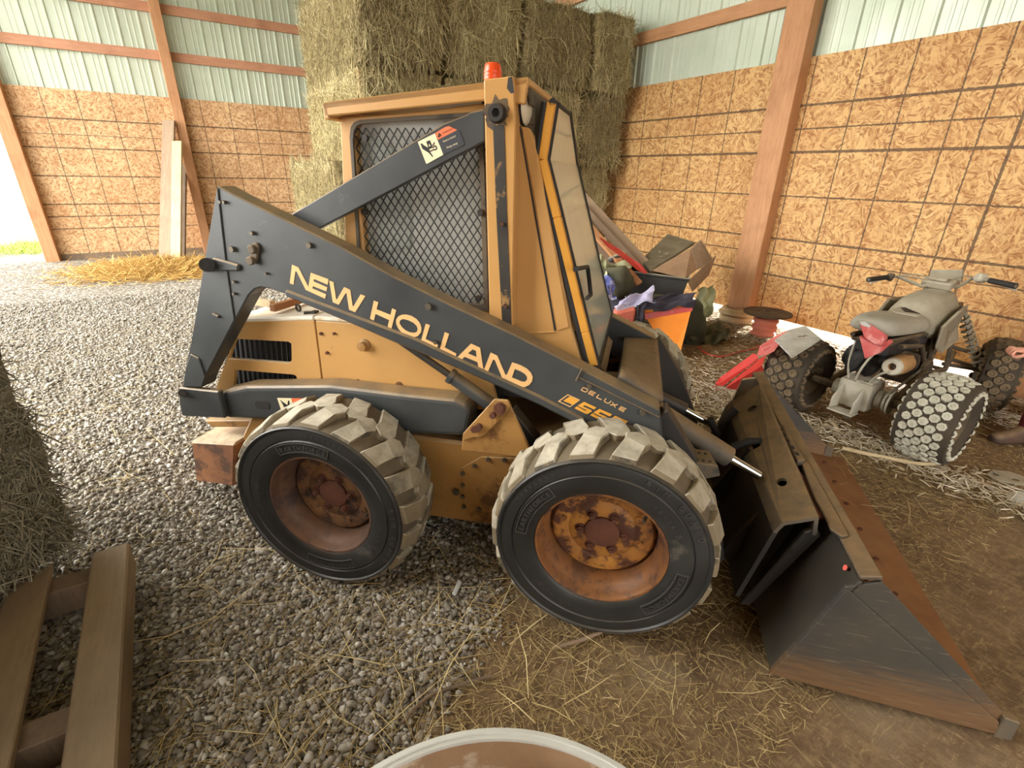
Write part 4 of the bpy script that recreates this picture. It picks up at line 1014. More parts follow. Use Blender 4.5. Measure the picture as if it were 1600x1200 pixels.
# glazing and expanded mesh guard
def window(far):
    s = -1 if far else 1
    gp = P(win, CY + .012)
    pane = [p + Vector((0, .042, 0)) for p in gp]
    mb = MB(); mb.prism(mir(pane) if far else pane, TH * .006 * s)
    wo = mb.build('side_window', M['glass'], loader)
    # rubber seal
    c_ = sum(gp, Vector()) / len(gp)
    inn = [c_ + (p - c_) * .945 for p in gp]
    for p in inn: p.y = gp[0].y
    a_ = [p + Vector((0, -.016, 0)) for p in gp]; b_ = [p + Vector((0, -.016, 0)) for p in inn]
    mb = MB(); mb.prism(mir(a_) if far else a_, TH * .012 * s, [mir(b_) if far else b_]); mb.build('window_seal', M['char_dusty'], wo)
    # diamond mesh inside the pane
    lo_x, hi_x = min(p.x for p in gp) + .025, max(p.x for p in gp) - .015
    lo_z, hi_z = min(p.z for p in gp) + .01, max(p.z for p in gp) - .035
    mb = MB(); dx, dz = .0150, .0215; y = CY + .020 - YC
    def inside(p):
        n_, q = 0, gp
        for i in range(len(q)):
            a1, b1 = q[i], q[(i + 1) % len(q)]
            if (a1.z > p[1]) != (b1.z > p[1]) and p[0] < a1.x + (p[1] - a1.z) / (b1.z - a1.z) * (b1.x - a1.x): n_ += 1
        return n_ % 2
    nx, nz = int((hi_x - lo_x) / dx), int((hi_z - lo_z) / dz)
    def seg(p, q):
        d_ = Vector((q[0] - p[0], 0, q[1] - p[1])); l_ = d_.length; d_ /= l_; n_ = Vector((-d_.z, 0, d_.x)) * .0013
        a1, b1 = Vector((p[0], y * s, p[1])), Vector((q[0], y * s, q[1])); t_ = Vector((0, .002, 0))
        mb.add([a1 + n_ - t_, a1 - n_ - t_, a1 - n_ + t_ * 2, a1 + n_ + t_ * 2, b1 + n_ - t_, b1 - n_ - t_, b1 - n_ + t_ * 2, b1 + n_ + t_ * 2], [(0, 1, 5, 4), (1, 2, 6, 5), (2, 3, 7, 6), (3, 0, 4, 7)])
    for i in range(nx):
        for j in range(nz):
            x = lo_x + i * dx; z = lo_z + j * dz
            p, q = ((x, z), (x + dx, z + dz)) if (i + j) % 2 == 0 else ((x, z + dz), (x + dx, z))
            if inside(p) and inside(q): seg(p, q)
    mb.build('mesh_guard', M['mesh'], wo, fix=False)
    if not far:
        sp_px = [(562, 208), (604, 222), (636, 262), (641, 300), (641, 384), (584, 399), (571, 386)]
        plate('far_light_panel', sp_px, CY + .046, .004, M['pane'], 0, parent=wo)  # light from the far window painted as a pale sheet behind the mesh
    if not far:
        mb = MB()
        for p in ((572, 216), (571, 331), (752, 332), (748, 466)):
            mb.disc(lp(p, y=CY - .004), (0, -1, 0), .012, .01, 14); mb.bolt(lp(p, y=CY - .014), (0, -1, 0), .008, .006)
        mb.build('window_bolt', M['dark_steel'], wo)
    return wo
window(False); window(True)
# roof tray with lip
r0, r1, r2, r3 = (lp(p, y=1.64) for p in ((503, 160), (826, 119.6), (820, 163), (507, 182)))
mb = MB()
mb.prism([r0, r1, r2, lp((757, 157), y=1.64), r3], (0, .02, 0)); mb.prism(mir([r0, r1, r2, lp((757, 157), y=1.64), r3]), (0, -.02, 0))
dn = Vector((0, 0, -.022))
mb.hull([r0, r1, r1 + dn, r0 + dn], mir([r0, r1, r1 + dn, r0 + dn]))
e_ = Vector((.02, 0, 0)); f_ = Vector((0, 0, -.05)); mb.hull([r0, r0 + e_, r0 + e_ + f_, r0 + f_], mir([r0, r0 + e_, r0 + e_ + f_, r0 + f_]))
mb.build('roof', M['yellow_cab'], loader, bevel=.004)
mb = MB(); v0 = r1 + Vector((-.012, .03, -.025)); v1 = r1 + Vector((.0, .03, -.07))
mb.hull([v0, v0 + Vector((.012, 0, 0)), v1 + Vector((.006, 0, 0)), v1], mir([v0, v0 + Vector((.012, 0, 0)), v1 + Vector((.006, 0, 0)), v1])); mb.build('visor', M['char_dusty'], loader)
# main post: channel plate with worn strip and pin
post_px = [(755.5, 124), (802.6, 118.2), (806, 192), (800, 512), (764.5, 492)]
po = plate('roof_post', post_px, 1.628, .055, M['yellow_cab'], .004)
plate('roof_post', post_px, 1.628, .055, M['yellow_cab'], .004, far=True, dz=-.0)
plate('wear_strip', [(770, 196), (788, 194), (792, 330), (799.5, 511), (784.5, 504), (775, 330)], 1.6255, .003, M['char_worn'] if 'char_worn' in M else M['char'], .001, parent=po)
mb = MB(); c = lp((777, 177), y=1.628); mb.lathe([(.012, -.004), (.012, -.020), (.024, -.020), (.026, -.006), (.030, 0)], c, (0, 1, 0), 20); mb.disc(c, (0, -1, 0), .012, .006, 12); mb.build('pivot_pin', M['dark_steel'], po, smooth=45)
bolts([((785, 350), .007), ((790, 478), .007)], 1.6255, M['rust'], po)
q_ = random.Random(4); plate('scorch_patch', [(777 + (19 + q_.uniform(-5, 6)) * math.cos(2 * PI * k_ / 22), 176 + (24 + q_.uniform(-9, 8)) * math.sin(2 * PI * k_ / 22)) for k_ in range(22)], 1.6272, .001, M['soot'], 0, parent=po)
plate('worn_corner', [(794, 121), (800, 119.5), (803.5, 145), (798, 146), (792, 138)], 1.6272, .001, M['char'], 0, parent=po)
plate('panel_groove', [(811, 197), (813.5, 197), (869, 517), (866, 517)], CY - .0015, .003, M['black'], 0, parent=cabw)
plate('side_strip', [(815, 199), (825, 199.5), (832, 214), (840, 243), (889, 511), (871, 517)], CY - .006, .006, M['yellow_cab'], .002, parent=cabw)
plate('lower_ledge', [(803, 520), (866, 517), (868, 520), (805, 524)], CY - .008, .01, M['yellow_cab'], .002, parent=cabw)
# front door: folded panel, black seal, yellow edge, hazed glass
DY0, DY1 = CY, 2.46
edge = [(861, 159), (847, 249), (870, 340), (914, 520), (928, 574)]
ed = [lp(p, y=DY0) for p in edge]
def across(y, pts, off=0.0): return [Vector((p.x + off, y - YC, p.z)) for p in pts]
mb = MB()
for a_, b_ in zip(ed[:-1], ed[1:]):
    d_ = (b_ - a_).normalized(); n_ = Vector((-d_.z, 0, d_.x))
    if n_.x < 0: n_ = -n_
    mb.hull([a_ - n_ * .014, a_ + n_ * .014, b_ + n_ * .014, b_ - n_ * .014], [p + Vector((0, .022, 0)) for p in (a_ - n_ * .014, a_ + n_ * .014, b_ + n_ * .014, b_ - n_ * .014)])
door = mb.build('front_door', M['yellow_bright'], loader, bevel=.003)
mb = MB()
for dy, w_, ox in ((-.0, .012, -.022),):
    mb.tube([p + Vector((ox, .012, 0)) for p in ed], .012, 8)
mb.tube([p + Vector((.012, .03, 0)) for p in ed], .010, 8)
mb.build('door_seal', M['black'], door, smooth=40)
ytop = [2.02, 2.46, 2.46, 2.46, 2.46]
mb = MB(); n0 = len(ed)
for i in range(n0 - 1):
    a_, b_ = ed[i], ed[i + 1]
    q = [Vector((a_.x + .012, DY0 + .03 - YC, a_.z)), Vector((a_.x + .012, ytop[i] - YC, a_.z)), Vector((b_.x + .012, ytop[i + 1] - YC, b_.z)), Vector((b_.x + .012, DY0 + .03 - YC, b_.z))]
    mb.hull(q, [p + Vector((-.006, 0, 0)) for p in q])
mb.build('door_glass', M['door_glass'], door)
mb = MB(); mb.tube([Vector((p.x + .006, y - YC, p.z)) for p, y in zip(ed, ytop)], .012, 8); mb.tube([ed[0] + Vector((.004, 0, 0)), Vector((ed[0].x + .004, ytop[0] - YC, ed[0].z))], .011, 8); mb.tube([ed[-1] + Vector((.004, 0, 0)), Vector((ed[-1].x + .004, ytop[-1] - YC, ed[-1].z))], .011, 8)
mb.build('door_seal', M['black'], door, smooth=40)
def on_door(px, off):                             # point on the lower door plane, a little proud of it
    a_, b_ = ed[2], ed[3]; k = (b_.x - a_.x) / (b_.z - a_.z)
    r = sight(px); lo_ = Vector((LO.x, LO.y, 0))
    # intersect x = a.x + off + k (z - a.z)
    ax_, bx_ = r.dot(LX), r.z
    t = (a_.x + LO.x + off + k * (CAMH - a_.z)) / (ax_ - k * bx_)
    return Vector((ax_ * t, r.dot(LY) * t, CAMH + bx_ * t)) - LO
mb = MB(); h_ = [on_door(p, .05) for p in ((901, 420), (918, 417), (921, 440), (923, 461), (917, 466))]
mb.tube([on_door((899, 421), .015), h_[0]], .009, 10); mb.tube(h_, .0075, 10); mb.build('door_handle', M['black'], door, smooth=45)
# front frame behind the door and head lamp under the visor
mb = MB()
fz = [lp(p, y=CY) for p in ((838, 176), (832, 214), (893, 513))]
for s in (1, -1):
    mb.tube([Vector((p.x - .02, (CY + .05 - YC) * s, p.z)) for p in fz], .022, 4)
mb.span((fz[0].x - .05, -.35, fz[0].z - .03), (fz[0].x - .01, .35, fz[0].z + .05)); mb.build('front_frame', M['char_dusty'], loader)
c = lp((823, 169.5), y=1.72)
mb = MB(); mb.lathe([(.0001, .020), (.022, .017), (.042, .008), (.050, -.004), (.047, -.010)], c, Vector((1, -.06, .06)), 28); hl = mb.build('head_lamp', M['lens'], loader, smooth=50)
mb = MB(); mb.lathe([(.051, -.004), (.051, -.012), (.035, -.035), (.015, -.045), (.0001, -.045)], c, Vector((1, -.06, .06)), 28); mb.build('lamp_shell', M['black'], hl, smooth=50)
# beacon
top = lp((770, 97.5), y=1.76); h = .072
mb = MB(); mb.lathe([(.027, -h), (.0285, -h * .6), (.0275, -.012), (.022, -.003), (.010, 0), (.0001, 0)], top, (0, 0, 1), 24)
for k in range(4): mb.lathe([(.0288, -h + .012 + k * .010), (.0298, -h + .015 + k * .01), (.0288, -h + .018 + k * .01)], top, (0, 0, 1), 24)
be = mb.build('beacon', M['beacon'], loader, smooth=40)
be['label'] = 'orange rotating beacon on the roof'
mb = MB(); mb.lathe([(.0001, -h - .09), (.036, -h - .09), (.036, -h - .01), (.028, -h)], top, (0, 0, 1), 24); mb.build('beacon_base', M['black'], be, smooth=40)

# ================================================================== front end: tilt cylinders, step, attachment frame, bucket
for s in (1, -1):
    a_, b_, c_ = lp((1046, 655), y=1.74), lp((1138, 714), y=1.74), lp((1178, 738), y=1.74)
    if s < 0: a_, b_, c_ = lp((1040, 625), y=2.38), lp((1070, 640), y=2.38), lp((1109, 662), y=2.38)
    mb = MB(); mb.tube([a_ - (b_ - a_) * .6, b_], .040 if s > 0 else .034, 24); tc = mb.build('tilt_cylinder', M['char_dusty'] if s > 0 else M['dark_steel'], loader, smooth=40)
    mb = MB(); mb.tube([b_, c_ + (c_ - b_) * .2], .017, 16); mb.build('rod', M['chrome'], tc, smooth=40)
sp0 = [lp(p, y=1.56) for p in ((1082, 722), (1122, 728), (1126, 744), (1088, 752))]
mb = MB(); mb.hull(sp0, [p + Vector((-.02, .10, 0)) for p in sp0]); stp = mb.build('step', M['char_dusty'], loader, bevel=.003)
mb = MB()
for u in (.25, .5, .75):
    for v in (.02, .07):
        p = sp0[0].lerp(sp0[1], u) + Vector((-.02 * v * 10, v, .0)); mb.disc(p, (0, 0, 1), .005, .003, 8)
mb.build('step_hole', M['black'], stp)
# attachment frame beam: C section with two round holes
An, Bn, Cn = (lp(p, y=1.46) for p in ((1207.5, 831), (1222, 816.5), (1273, 808)))
Af, Bf, Cf = (lp(p, y=2.66) for p in ((1134, 634), (1143.5, 625), (1186, 600)))
mb = MB()
ax = (Cf - Cn + Bf - Bn).normalized()
def strip(p0, p1, q1, q0, th, holes=()):
    n_ = (p1 - p0).cross(q0 - p0).normalized()
    if n_.z > 0 or (abs(n_.z) < .2 and n_.x < 0): n_ = -n_
    mb.prism([p0, p1, q1, q0], n_ * th, holes)
def bilin(u, v): return (Bn.lerp(Bf, u)).lerp(Cn.lerp(Cf, u), v)
def hole(u, v, ru, rv): return [bilin(u + ru * math.cos(a), v + rv * math.sin(a)) for a in [2 * PI * k / 14 for k in range(14)]]
strip(Bn, Bf, Cf, Cn, .012, [hole(.20, .48, .024, .16), hole(.80, .50, .024, .17), [bilin(u, v) for u, v in ((.46, -.0 + .02), (.52, .02), (.525, .22), (.50, .34), (.47, .30))]])
strip(An, Af, Bf, Bn, .012)
lo1 = Vector((-.02, 0, -.05))
strip(Cn, Cf, Cf + Vector((.01, 0, -.07)), Cn + Vector((.01, 0, -.07)), .012)
fr_ = mb.build('attachment_frame', M['char_dusty'], loader, bevel=.003)
mb = MB()
lowA = Vector((-.06, 0, -.30))
strip(An, Af, Af + lowA, An + lowA, .015); mb.build('frame_back_plate', M['dark_steel'], fr_)
mb = MB(); e0 = [lp(p, y=1.47) for p in ((1155, 945), (1172, 947), (1283, 838), (1276, 826), (1258, 832))]; mb.prism(e0, (0, .02, 0)); e1 = mb.build('frame_side_bar', M['dark_steel'], fr_, bevel=.004)
mb = MB(); mb.disc(lp((1237, 861), y=1.469), (0, -1, 0), .008, .003, 12); mb.build('bar_hole', M['black'], e1)
mb = MB(); mb.prism([lp(p, y=2.66) for p in ((1143.5, 623), (1159, 591.5), (1180, 588.5), (1172, 604), (1152, 622))], (0, -.02, 0)); mb.build('worn_tip', M['chrome'], fr_, bevel=.002)
mb = MB(); k_ = bilin(.50, .1); mb.tube([k_ + Vector((-.08, 0, -.03)), k_ + Vector((-.02, 0, .012)), k_ + Vector((.03, 0, .02))], .017, 12); mb.build('latch_lever', M['black'], fr_, smooth=40)
mb = MB(); mb.tube([lp((1109, 655), y=2.34), lp((1121, 680), y=2.34)], .018, 10); mb.build('rod_pin', M['black'], fr_, smooth=40)
# gussets under the frame
for y in (1.62, 2.02, 2.45):
    mb = MB(); mb.prism([Vector((An.x - .10, y - YC, .22)), Vector((An.x + .02, y - YC, An.z)), Vector((An.x + .12, y - YC, .40)), Vector((An.x + .05, y - YC, .14))], (0, .02, 0)); mb.build('gusset', M['dark_steel'], fr_)
# bucket
BN, BF = 1.262, 2.875
def bpt(x, z, y): return Vector((x + .55, y - YC, z))
bx0, bx1 = lp((1203, 1050), y=BN), lp((1343, 908), y=BN)           # outer back edge bottom and top
lipi = lp((1379, 910), y=BN); toe = lp((1572, 1120), y=BN); toeb = lp((1550, 1154), y=BN)
toe.z = max(toe.z, .10); toeb.z = .045
acr = lambda p, y: Vector((p.x, y - YC, p.z))
mid = lp((1322, 917), y=BN)
def shell(p0, p1, p2, p3, n_, th):
    """sheet across the bucket between two profile points"""
    return None
mb = MB()
def sheet(pa, pb_, th, y0=BN, y1=BF):
    d_ = (pb_ - pa).normalized(); n_ = Vector((d_.z, 0, -d_.x))
    q = [acr(pa, y0), acr(pb_, y0), acr(pb_, y1), acr(pa, y1)]
    mb.hull(q, [p + n_ * th for p in q])
sheet(bx0, bx1, .012)
bucket = mb.build('bucket', M['bucket_back'], loader, bevel=.003)
mb = MB(); sheet(bx1 + Vector((.0, 0, .004)), lipi + Vector((.0, 0, .006)), -.014); mb.build('top_lip', M['char_dusty'], bucket, bevel=.003)
mb = MB(); sheet(Vector((bx0.x + .01, 0, .062)), Vector((toeb.x - .13, 0, .04)), -.012, BN + .01, BF - .01); mb.build('bucket_floor', M['rust_floor'], bucket)
mb = MB(); fl0 = Vector((bx0.x + .09, 0, .075)); sheet(fl0, bx1 + Vector((.05, 0, -.06)), .008, BN + .014, BF - .014); mb.build('inner_back', M['rust_floor'], bucket)
mb = MB(); q_ = [bpt(toeb.x - .17 - .55 - 0, .052, BN), bpt(toeb.x + .035 - .55, .034, BN), bpt(toeb.x + .10 - .55, .034, BF), bpt(toeb.x - .12 - .55, .052, BF)]; mb.hull(q_, [p + Vector((0, 0, .018)) for p in q_]); ce = mb.build('cutting_edge', M['rust_floor'], bucket, bevel=.003)
mb = MB()
for k in range(8):
    y = BN + .1 + k * .2; mb.disc(Vector((toeb.x - .09 + .055 * k / 7, y - YC, .064)), (0, 0, 1), .011, .006, 10)
mb.build('edge_bolt', M['rust'], ce)
sidep = [acr(p, BN) for p in (bx0, mid, lipi, toe, toeb)]
for s in (1, -1):
    q = sidep if s > 0 else mir(sidep)
    y_ = BN if s > 0 else BF
    mb = MB(); q = [acr(p, y_) for p in sidep]; mb.prism(q, TH * .014 * s); sd = mb.build('side_plate', M['bucket_side'], bucket, bevel=.003)
    mb = MB(); q = [acr(p, y_) for p in (bx0, mid, lp((1552, 1136), y=BN), toeb)]; q[2].z = toe.z - .02; mb.prism([p - TH * .009 * s for p in q], TH * .009 * s); mb.build('wear_plate', M['bucket_side'], sd, bevel=.003)
    mb = MB(); q = [acr(p, y_) for p in (toe + Vector((-.012, 0, .008)), toe + Vector((.03, 0, .0)), toeb + Vector((.035, 0, -.008)), toeb + Vector((-.01, 0, -.008)))]; mb.prism([p - TH * .012 * s for p in q], TH * .03 * s); mb.build('corner_block', M['char_dusty'], sd, bevel=.003)
# hinge rod and perforated plate behind the top lip
mb = MB(); mb.tube([lp((1196, 650), y=2.35), lp((1247, 746), y=1.74)], .016, 14); mb.build('hinge_rod', M['rust'], bucket, smooth=40)
pp = [lp(p, y=yy) for p, yy in (((1213, 668), 2.2), ((1224, 662), 2.2), ((1259, 718), 1.85), ((1246, 720), 1.85))]
mb = MB(); mb.hull(pp, [p + Vector((0, 0, -.03)) for p in pp]); pl_ = mb.build('stop_plate', M['char_dusty'], bucket, bevel=.003)
mb = MB()
for u in (.12, .3, .48, .68, .85):
    p = (pp[0].lerp(pp[3], u)).lerp(pp[1].lerp(pp[2], u), .5); mb.disc(p, (.2, 0, 1), .012, .003, 12)
mb.build('plate_hole', M['black'], pl_)
mb = MB()
sc_ = [(1253, 722), (1262, 720), (1290, 770), (1322, 826), (1326, 836), (1316, 838), (1298, 826), (1290, 808), (1280, 790), (1274, 780), (1265, 758)]
q = [lp(p, z=bx1.z + .03) for p in sc_]; mb.prism(q, (0, 0, -.012)); mb.build('lip_doubler', M['char_dusty'], bucket, bevel=.003)
q = [lp(p, z=bx1.z + .02) for p in ((1243, 742), (1256, 742), (1290, 806), (1276, 808))]
mb = MB(); mb.prism(q, (0, 0, -.012)); mb.build('rusty_strip', M['rust'], bucket)
# red paint dot on the back of the bucket
d_ = (bx1 - bx0).normalized()
pr_ = sight((1321, 887)); a_ = bx1 + Vector((-.014, 0, 0)); k = d_.x / d_.z
ax_, bz_ = pr_.dot(LX), pr_.z
t = (a_.x + LO.x + k * (CAMH - a_.z)) / (ax_ - k * bz_)
dot = Vector((ax_ * t, pr_.dot(LY) * t, CAMH + bz_ * t)) - LO
g = N('red_dot'); M['red_dot'] = g.fin(srgb(255, 110, 96), .5)
mb = MB(); mb.disc(dot, Vector((-d_.z, 0, d_.x)), .0085, .002, 16); mb.build('paint_dot', M['red_dot'], bucket)
# two sticks lying on the hood
hz = a.z + .019
for nm, lab, p0, p1, w_ in (('wooden_stake', 'brown wooden stake lying slantwise on the hood', (426, 487), (480, 470), .030), ('wooden_stake', 'tan wooden offcut lying flat on the hood behind the tower', (398, 476), (428, 480), .03)):
    A_, B_ = lp(p0, z=hz), lp(p1, z=hz)
    W_ = Matrix.Rotation(PSI, 3, 'Z')
    A_, B_ = W_ @ A_ + loader.location, W_ @ B_ + loader.location
    mb = MB(); L_ = (B_ - A_).length; mb.box((L_ / 2, 0, w_ * .5), (L_, w_, w_))
    o_ = mb.build(nm, M['brown_wood'] if w_ < .03 or 'stake' in lab else M['pale_wood'], bevel=.003); o_.location = A_; o_.rotation_euler = (0, 0, math.atan2(B_.y - A_.y, B_.x - A_.x)); tag(o_, lab, 'wood', 'wood scraps on the hood')
# ================================================================== four wheeler
M['dustgrey'] = worn('dusty_plastic', srgb(150, 142, 122), srgb(130, 120, 98), 5, .8, 0, wear=srgb(104, 92, 72), wear_amt=.36, wear_scale=6, dust=srgb(178, 168, 146), dust_amt=.8, bump=.1)
M['seat_grey'] = worn('dusty_seat', srgb(166, 162, 148), srgb(146, 140, 124), 6, .85, 0, wear=srgb(120, 112, 96), wear_amt=.3, dust=srgb(176, 168, 150), dust_amt=.5, bump=.15)
M['dustbrown'] = worn('dusty_machinery', srgb(88, 74, 56), srgb(66, 56, 44), 9, .85, .1, wear=srgb(122, 106, 80), wear_amt=.4, wear_scale=12, dust=srgb(132, 112, 82), dust_amt=.8, bump=.3)
M['alu'] = worn('dusty_casting', srgb(188, 182, 164), srgb(164, 156, 136), 8, .75, .1, wear=srgb(120, 108, 88), wear_amt=.32, bump=.15)
M['knob_pale'] = worn('dusty_knobs', srgb(176, 172, 152), srgb(196, 192, 174), 20, .9, 0, bump=.2)
M['knob_brown'] = worn('muddy_knobs', srgb(98, 82, 60), srgb(124, 106, 80), 16, .9, 0, wear=srgb(70, 58, 44), wear_amt=.4, bump=.3)
M['mud_rubber'] = worn('muddy_rubber', srgb(70, 60, 46), srgb(56, 48, 38), 6, .9, 0, bump=.15)
M['pink'] = worn('faded_red_plastic', srgb(214, 120, 116), srgb(196, 88, 84), 6, .6, 0, wear=srgb(226, 164, 156), wear_amt=.4, bump=.05)
M['red'] = worn('red_plastic', srgb(206, 62, 54), srgb(186, 50, 44), 5, .45, 0, wear=srgb(214, 110, 100), wear_amt=.3, bump=.05)
M['white_plastic'] = worn('chalky_plastic', srgb(206, 206, 198), srgb(178, 176, 166), 9, .75, 0, wear=srgb(214, 140, 136), wear_amt=.24, wear_scale=5, bump=.1)
M['pipe'] = worn('tan_muffler', srgb(184, 146, 98), srgb(164, 126, 82), 7, .6, .1, wear=srgb(206, 190, 160), wear_amt=.35, bump=.1)
AO = Vector((3.45, 1.19, 0)); AT = R(1.0)
AX = Vector((math.cos(AT), math.sin(AT), 0)); AL = Vector((-math.sin(AT), math.cos(AT), 0))
gz = float(gh(3.45, 1.19))
atv = thing('four_wheeler', 'dusty stripped quad bike with grey seat and knobbly tyres, parked facing the right wall', 'quad bike', (AO.x, AO.y, gz), AT)
def ap_(p, x=None, y=None, z=None):
    r = sight(p); o_ = EYE - AO; rl = (r.dot(AX), r.dot(AL), r.z); ol = (o_.dot(AX), o_.dot(AL), o_.z - gz)
    t = (x - ol[0]) / rl[0] if x is not None else (y - ol[1]) / rl[1] if y is not None else (z - ol[2]) / rl[2]
    return Vector([a_ + b_ * t for a_, b_ in zip(ol, rl)])
def knob_tyre(rad, wid, rows, n, mk, loc, turn=0, rim_r=.115):
    prof = [(rim_r, -wid * .36), (rim_r + .02, -wid * .44), (rad * .72, -wid * .5), (rad * .88, -wid * .47), (rad - .028, -wid * .40), (rad - .016, -wid * .2), (rad - .013, 0)]
    prof += [(r, -y) for r, y in prof[-2::-1]]
    mb = MB(); mb.lathe(prof, (0, 0, 0), (0, 1, 0), 48)
    ty = mb.build('tyre', M['mud_rubber'], atv, smooth=40)
    mb = MB()
    for i in range(n):
        for j in range(rows):
            a_ = 2 * PI * (i + .5 * (j % 2)) / n; y = (j / (rows - 1) - .5) * wid * .88
            rr = rad - .015 - .05 * abs(2 * j / (rows - 1) - 1) ** 3
            c = ring_pt(rr - .006, a_, y); ax_ = ring_pt(1, a_, (2 * j / (rows - 1) - 1) ** 3 * .5)
            s_ = PI * 2 * rad / n * .40
            mb.lathe([(s_, 0), (s_ * .86, .019), (s_ * .45, .020), (s_ * .35, .014), (.0001, .014)], c, ax_, 7)
    mb.build('knobs', mk, ty)
    mb = MB(); mb.lathe([(rim_r + .006, -wid * .40), (rim_r - .004, -wid * .36), (rim_r - .015, -wid * .2), (rim_r - .02, 0), (.05, .02), (.03, -.02), (.0001, -.02)], (0, 0, 0), (0, 1, 0), 32)
    mb.lathe([(rim_r + .006, wid * .40), (rim_r - .004, wid * .36), (rim_r - .015, wid * .1), (rim_r - .02, 0)], (0, 0, 0), (0, 1, 0), 32)
    mb.build('rim', M['dustbrown'], ty, smooth=40)
    ty.location = loc; ty.rotation_euler = (0, 0, turn)
    return ty
knob_tyre(.268, .27, 7, 25, M['knob_pale'], (0, -.405, .262))
knob_tyre(.268, .27, 6, 22, M['knob_brown'], (0, .405, .262))
knob_tyre(.272, .19, 5, 22, M['knob_brown'], (1.19, -.36, .266), R(16))
knob_tyre(.272, .19, 5, 22, M['knob_brown'], (1.19, .40, .266), R(16))
# rear axle, casting and hitch
mb = MB(); mb.tube([(0, .30, .262), (0, .12, .262)], [.022, .03], 14); mb.tube([(0, -.12, .262), (0, -.32, .262)], [.03, .022], 14); mb.build('axle', M['dustbrown'], atv, smooth=40)
mb = MB(); mb.span((-.10, -.085, .18), (.09, .105, .36)); mb.tube([(0, .16, .262), (0, .10, .262)], .055, 16); mb.tube([(0, -.09, .262), (0, -.13, .262)], .06, 16)
ca = mb.build('axle_casting', M['alu'], atv, bevel=.014, seg=2)
mb = MB()
for k in range(5): mb.span((-.075 + k * .028, -.07, .357), (-.067 + k * .028, .09, .368))
mb.span((-.10, .0, .34), (-.04, .012, .372)); mb.build('fin', M['alu'], ca)
mb = MB()
mb.prism([V(-.10, .07, .33), V(-.17, .085, .24), V(-.17, .085, .17), V(-.10, .07, .17)], (0, .01, 0)); mb.prism([V(-.10, -.05, .33), V(-.17, -.04, .24), V(-.17, -.04, .17), V(-.10, -.05, .17)], (0, .01, 0))
mb.box((-.15, .02, .165), (.09, .15, .012)); mb.build('hitch', M['alu'], ca, bevel=.003)
mb = MB(); mb.blob((-.13, -.01, .135), (.022, .022, .022), 1, 2, .02); mb.tube([(-.13, -.01, .17), (-.13, -.01, .14)], .01, 8); mb.build('hitch_ball', M['dustbrown'], ca, smooth=60)
# brake and drive side
mb = MB(); mb.lathe([(.03, -.006), (.075, -.006), (.075, .006), (.03, .006)], (0, -.17, .262), (0, 1, 0), 28, closed=True); mb.build('brake_disc', M['alu'], atv)
mb = MB()
for i in range(26):
    a_ = i / 26 * 2 * PI; mb.box((.01 + .065 * math.sin(a_), -.145, .262 + .065 * math.cos(a_)), (.014, .014, .010), (0, a_, 0))
for i in range(18): mb.box((.02 + .024 * i, -.145, .32 + .004 * i), (.014, .014, .010))
mb.build('chain', M['alu'], atv)
mb = MB(); mb.prism([V(0, -.20, .25), V(.42, -.19, .34), V(.42, -.19, .40), V(0, -.20, .30)], (0, .035, 0)); mb.build('swing_arm', M['dustbrown'], atv, bevel=.008)
mb = MB(); mb.prism([V(0, .17, .25), V(.42, .16, .34), V(.42, .16, .40), V(0, .17, .30)], (0, .035, 0)); mb.build('swing_arm', M['dustbrown'], atv, bevel=.008)
# frame tubes
mb = MB()
for s in (1, -1):
    mb.tube([(.05, .10 * s, .60), (.35, .12 * s, .56), (.55, .14 * s, .34), (.95, .14 * s, .28), (1.18, .10 * s, .36)], .016, 10)
    mb.tube([(.40, .12 * s, .64), (.75, .10 * s, .74), (1.02, .07 * s, .74), (1.10, .09 * s, .40)], .016, 10)
    mb.tube([(.95, .14 * s, .30), (1.02, .07 * s, .74)], .014, 10); mb.tube([(.55, .14 * s, .34), (.50, .13 * s, .62)], .014, 10)
    mb.tube([(-.16, .09 * s, .66), (.4, .11 * s, .63)], .014, 10)
    mb.tube([(1.02, .10 * s, .30), (1.19, .30 * s, .28)], .014, 8); mb.tube([(1.20, .10 * s, .30), (1.19, .30 * s, .28)], .014, 8); mb.tube([(1.08, .10 * s, .42), (1.19, .28 * s, .38)], .014, 8)
for x, z in ((.6, .34), (.95, .28), (.75, .74), (.2, .62)): mb.tube([(x, -.14, z), (x, .14, z)], .013, 8)
mb.build('frame', M['dustbrown'], atv, smooth=40)
# engine, airbox, carburettor clutter
mb = MB()
mb.box((.55, 0, .38), (.30, .24, .22)); mb.box((.62, 0, .55), (.17, .16, .16), (0, R(-12), 0))
mb.tube([(.50, -.13, .36), (.50, -.16, .36)], .085, 20); mb.tube([(.50, .13, .36), (.50, .17, .36)], .085, 20)
for k in range(6): mb.box((.62, 0, .49 + k * .025), (.20, .19, .008), (0, R(-12), 0))
eng = mb.build('engine', M['dustbrown'], atv, bevel=.01)
mb = MB(); mb.blob((.12, .02, .55), (.17, .12, .10), 5, 3, .25); mb.blob((.0, .06, .48), (.10, .09, .09), 6, 3, .3); mb.blob((.30, -.02, .58), (.12, .11, .08), 8, 3, .3); mb.box((.02, .0, .60), (.22, .18, .10)); mb.build('air_box', M['black'], atv, bevel=.01)
mb = MB(); mb.tube([(.12, .02, .36), (.06, .03, .62)], .035, 14); mb.build('rear_shock', M['pipe'], atv, smooth=40)
def coil(p, q, r, n, w):
    p, q = Vector(p), Vector(q); ax_ = (q - p).normalized(); a_ = ax_.orthogonal().normalized(); b_ = ax_.cross(a_)
    return [p.lerp(q, t / (n * 10)) + (a_ * math.cos(t * .628) + b_ * math.sin(t * .628)) * r for t in range(n * 10 + 1)]
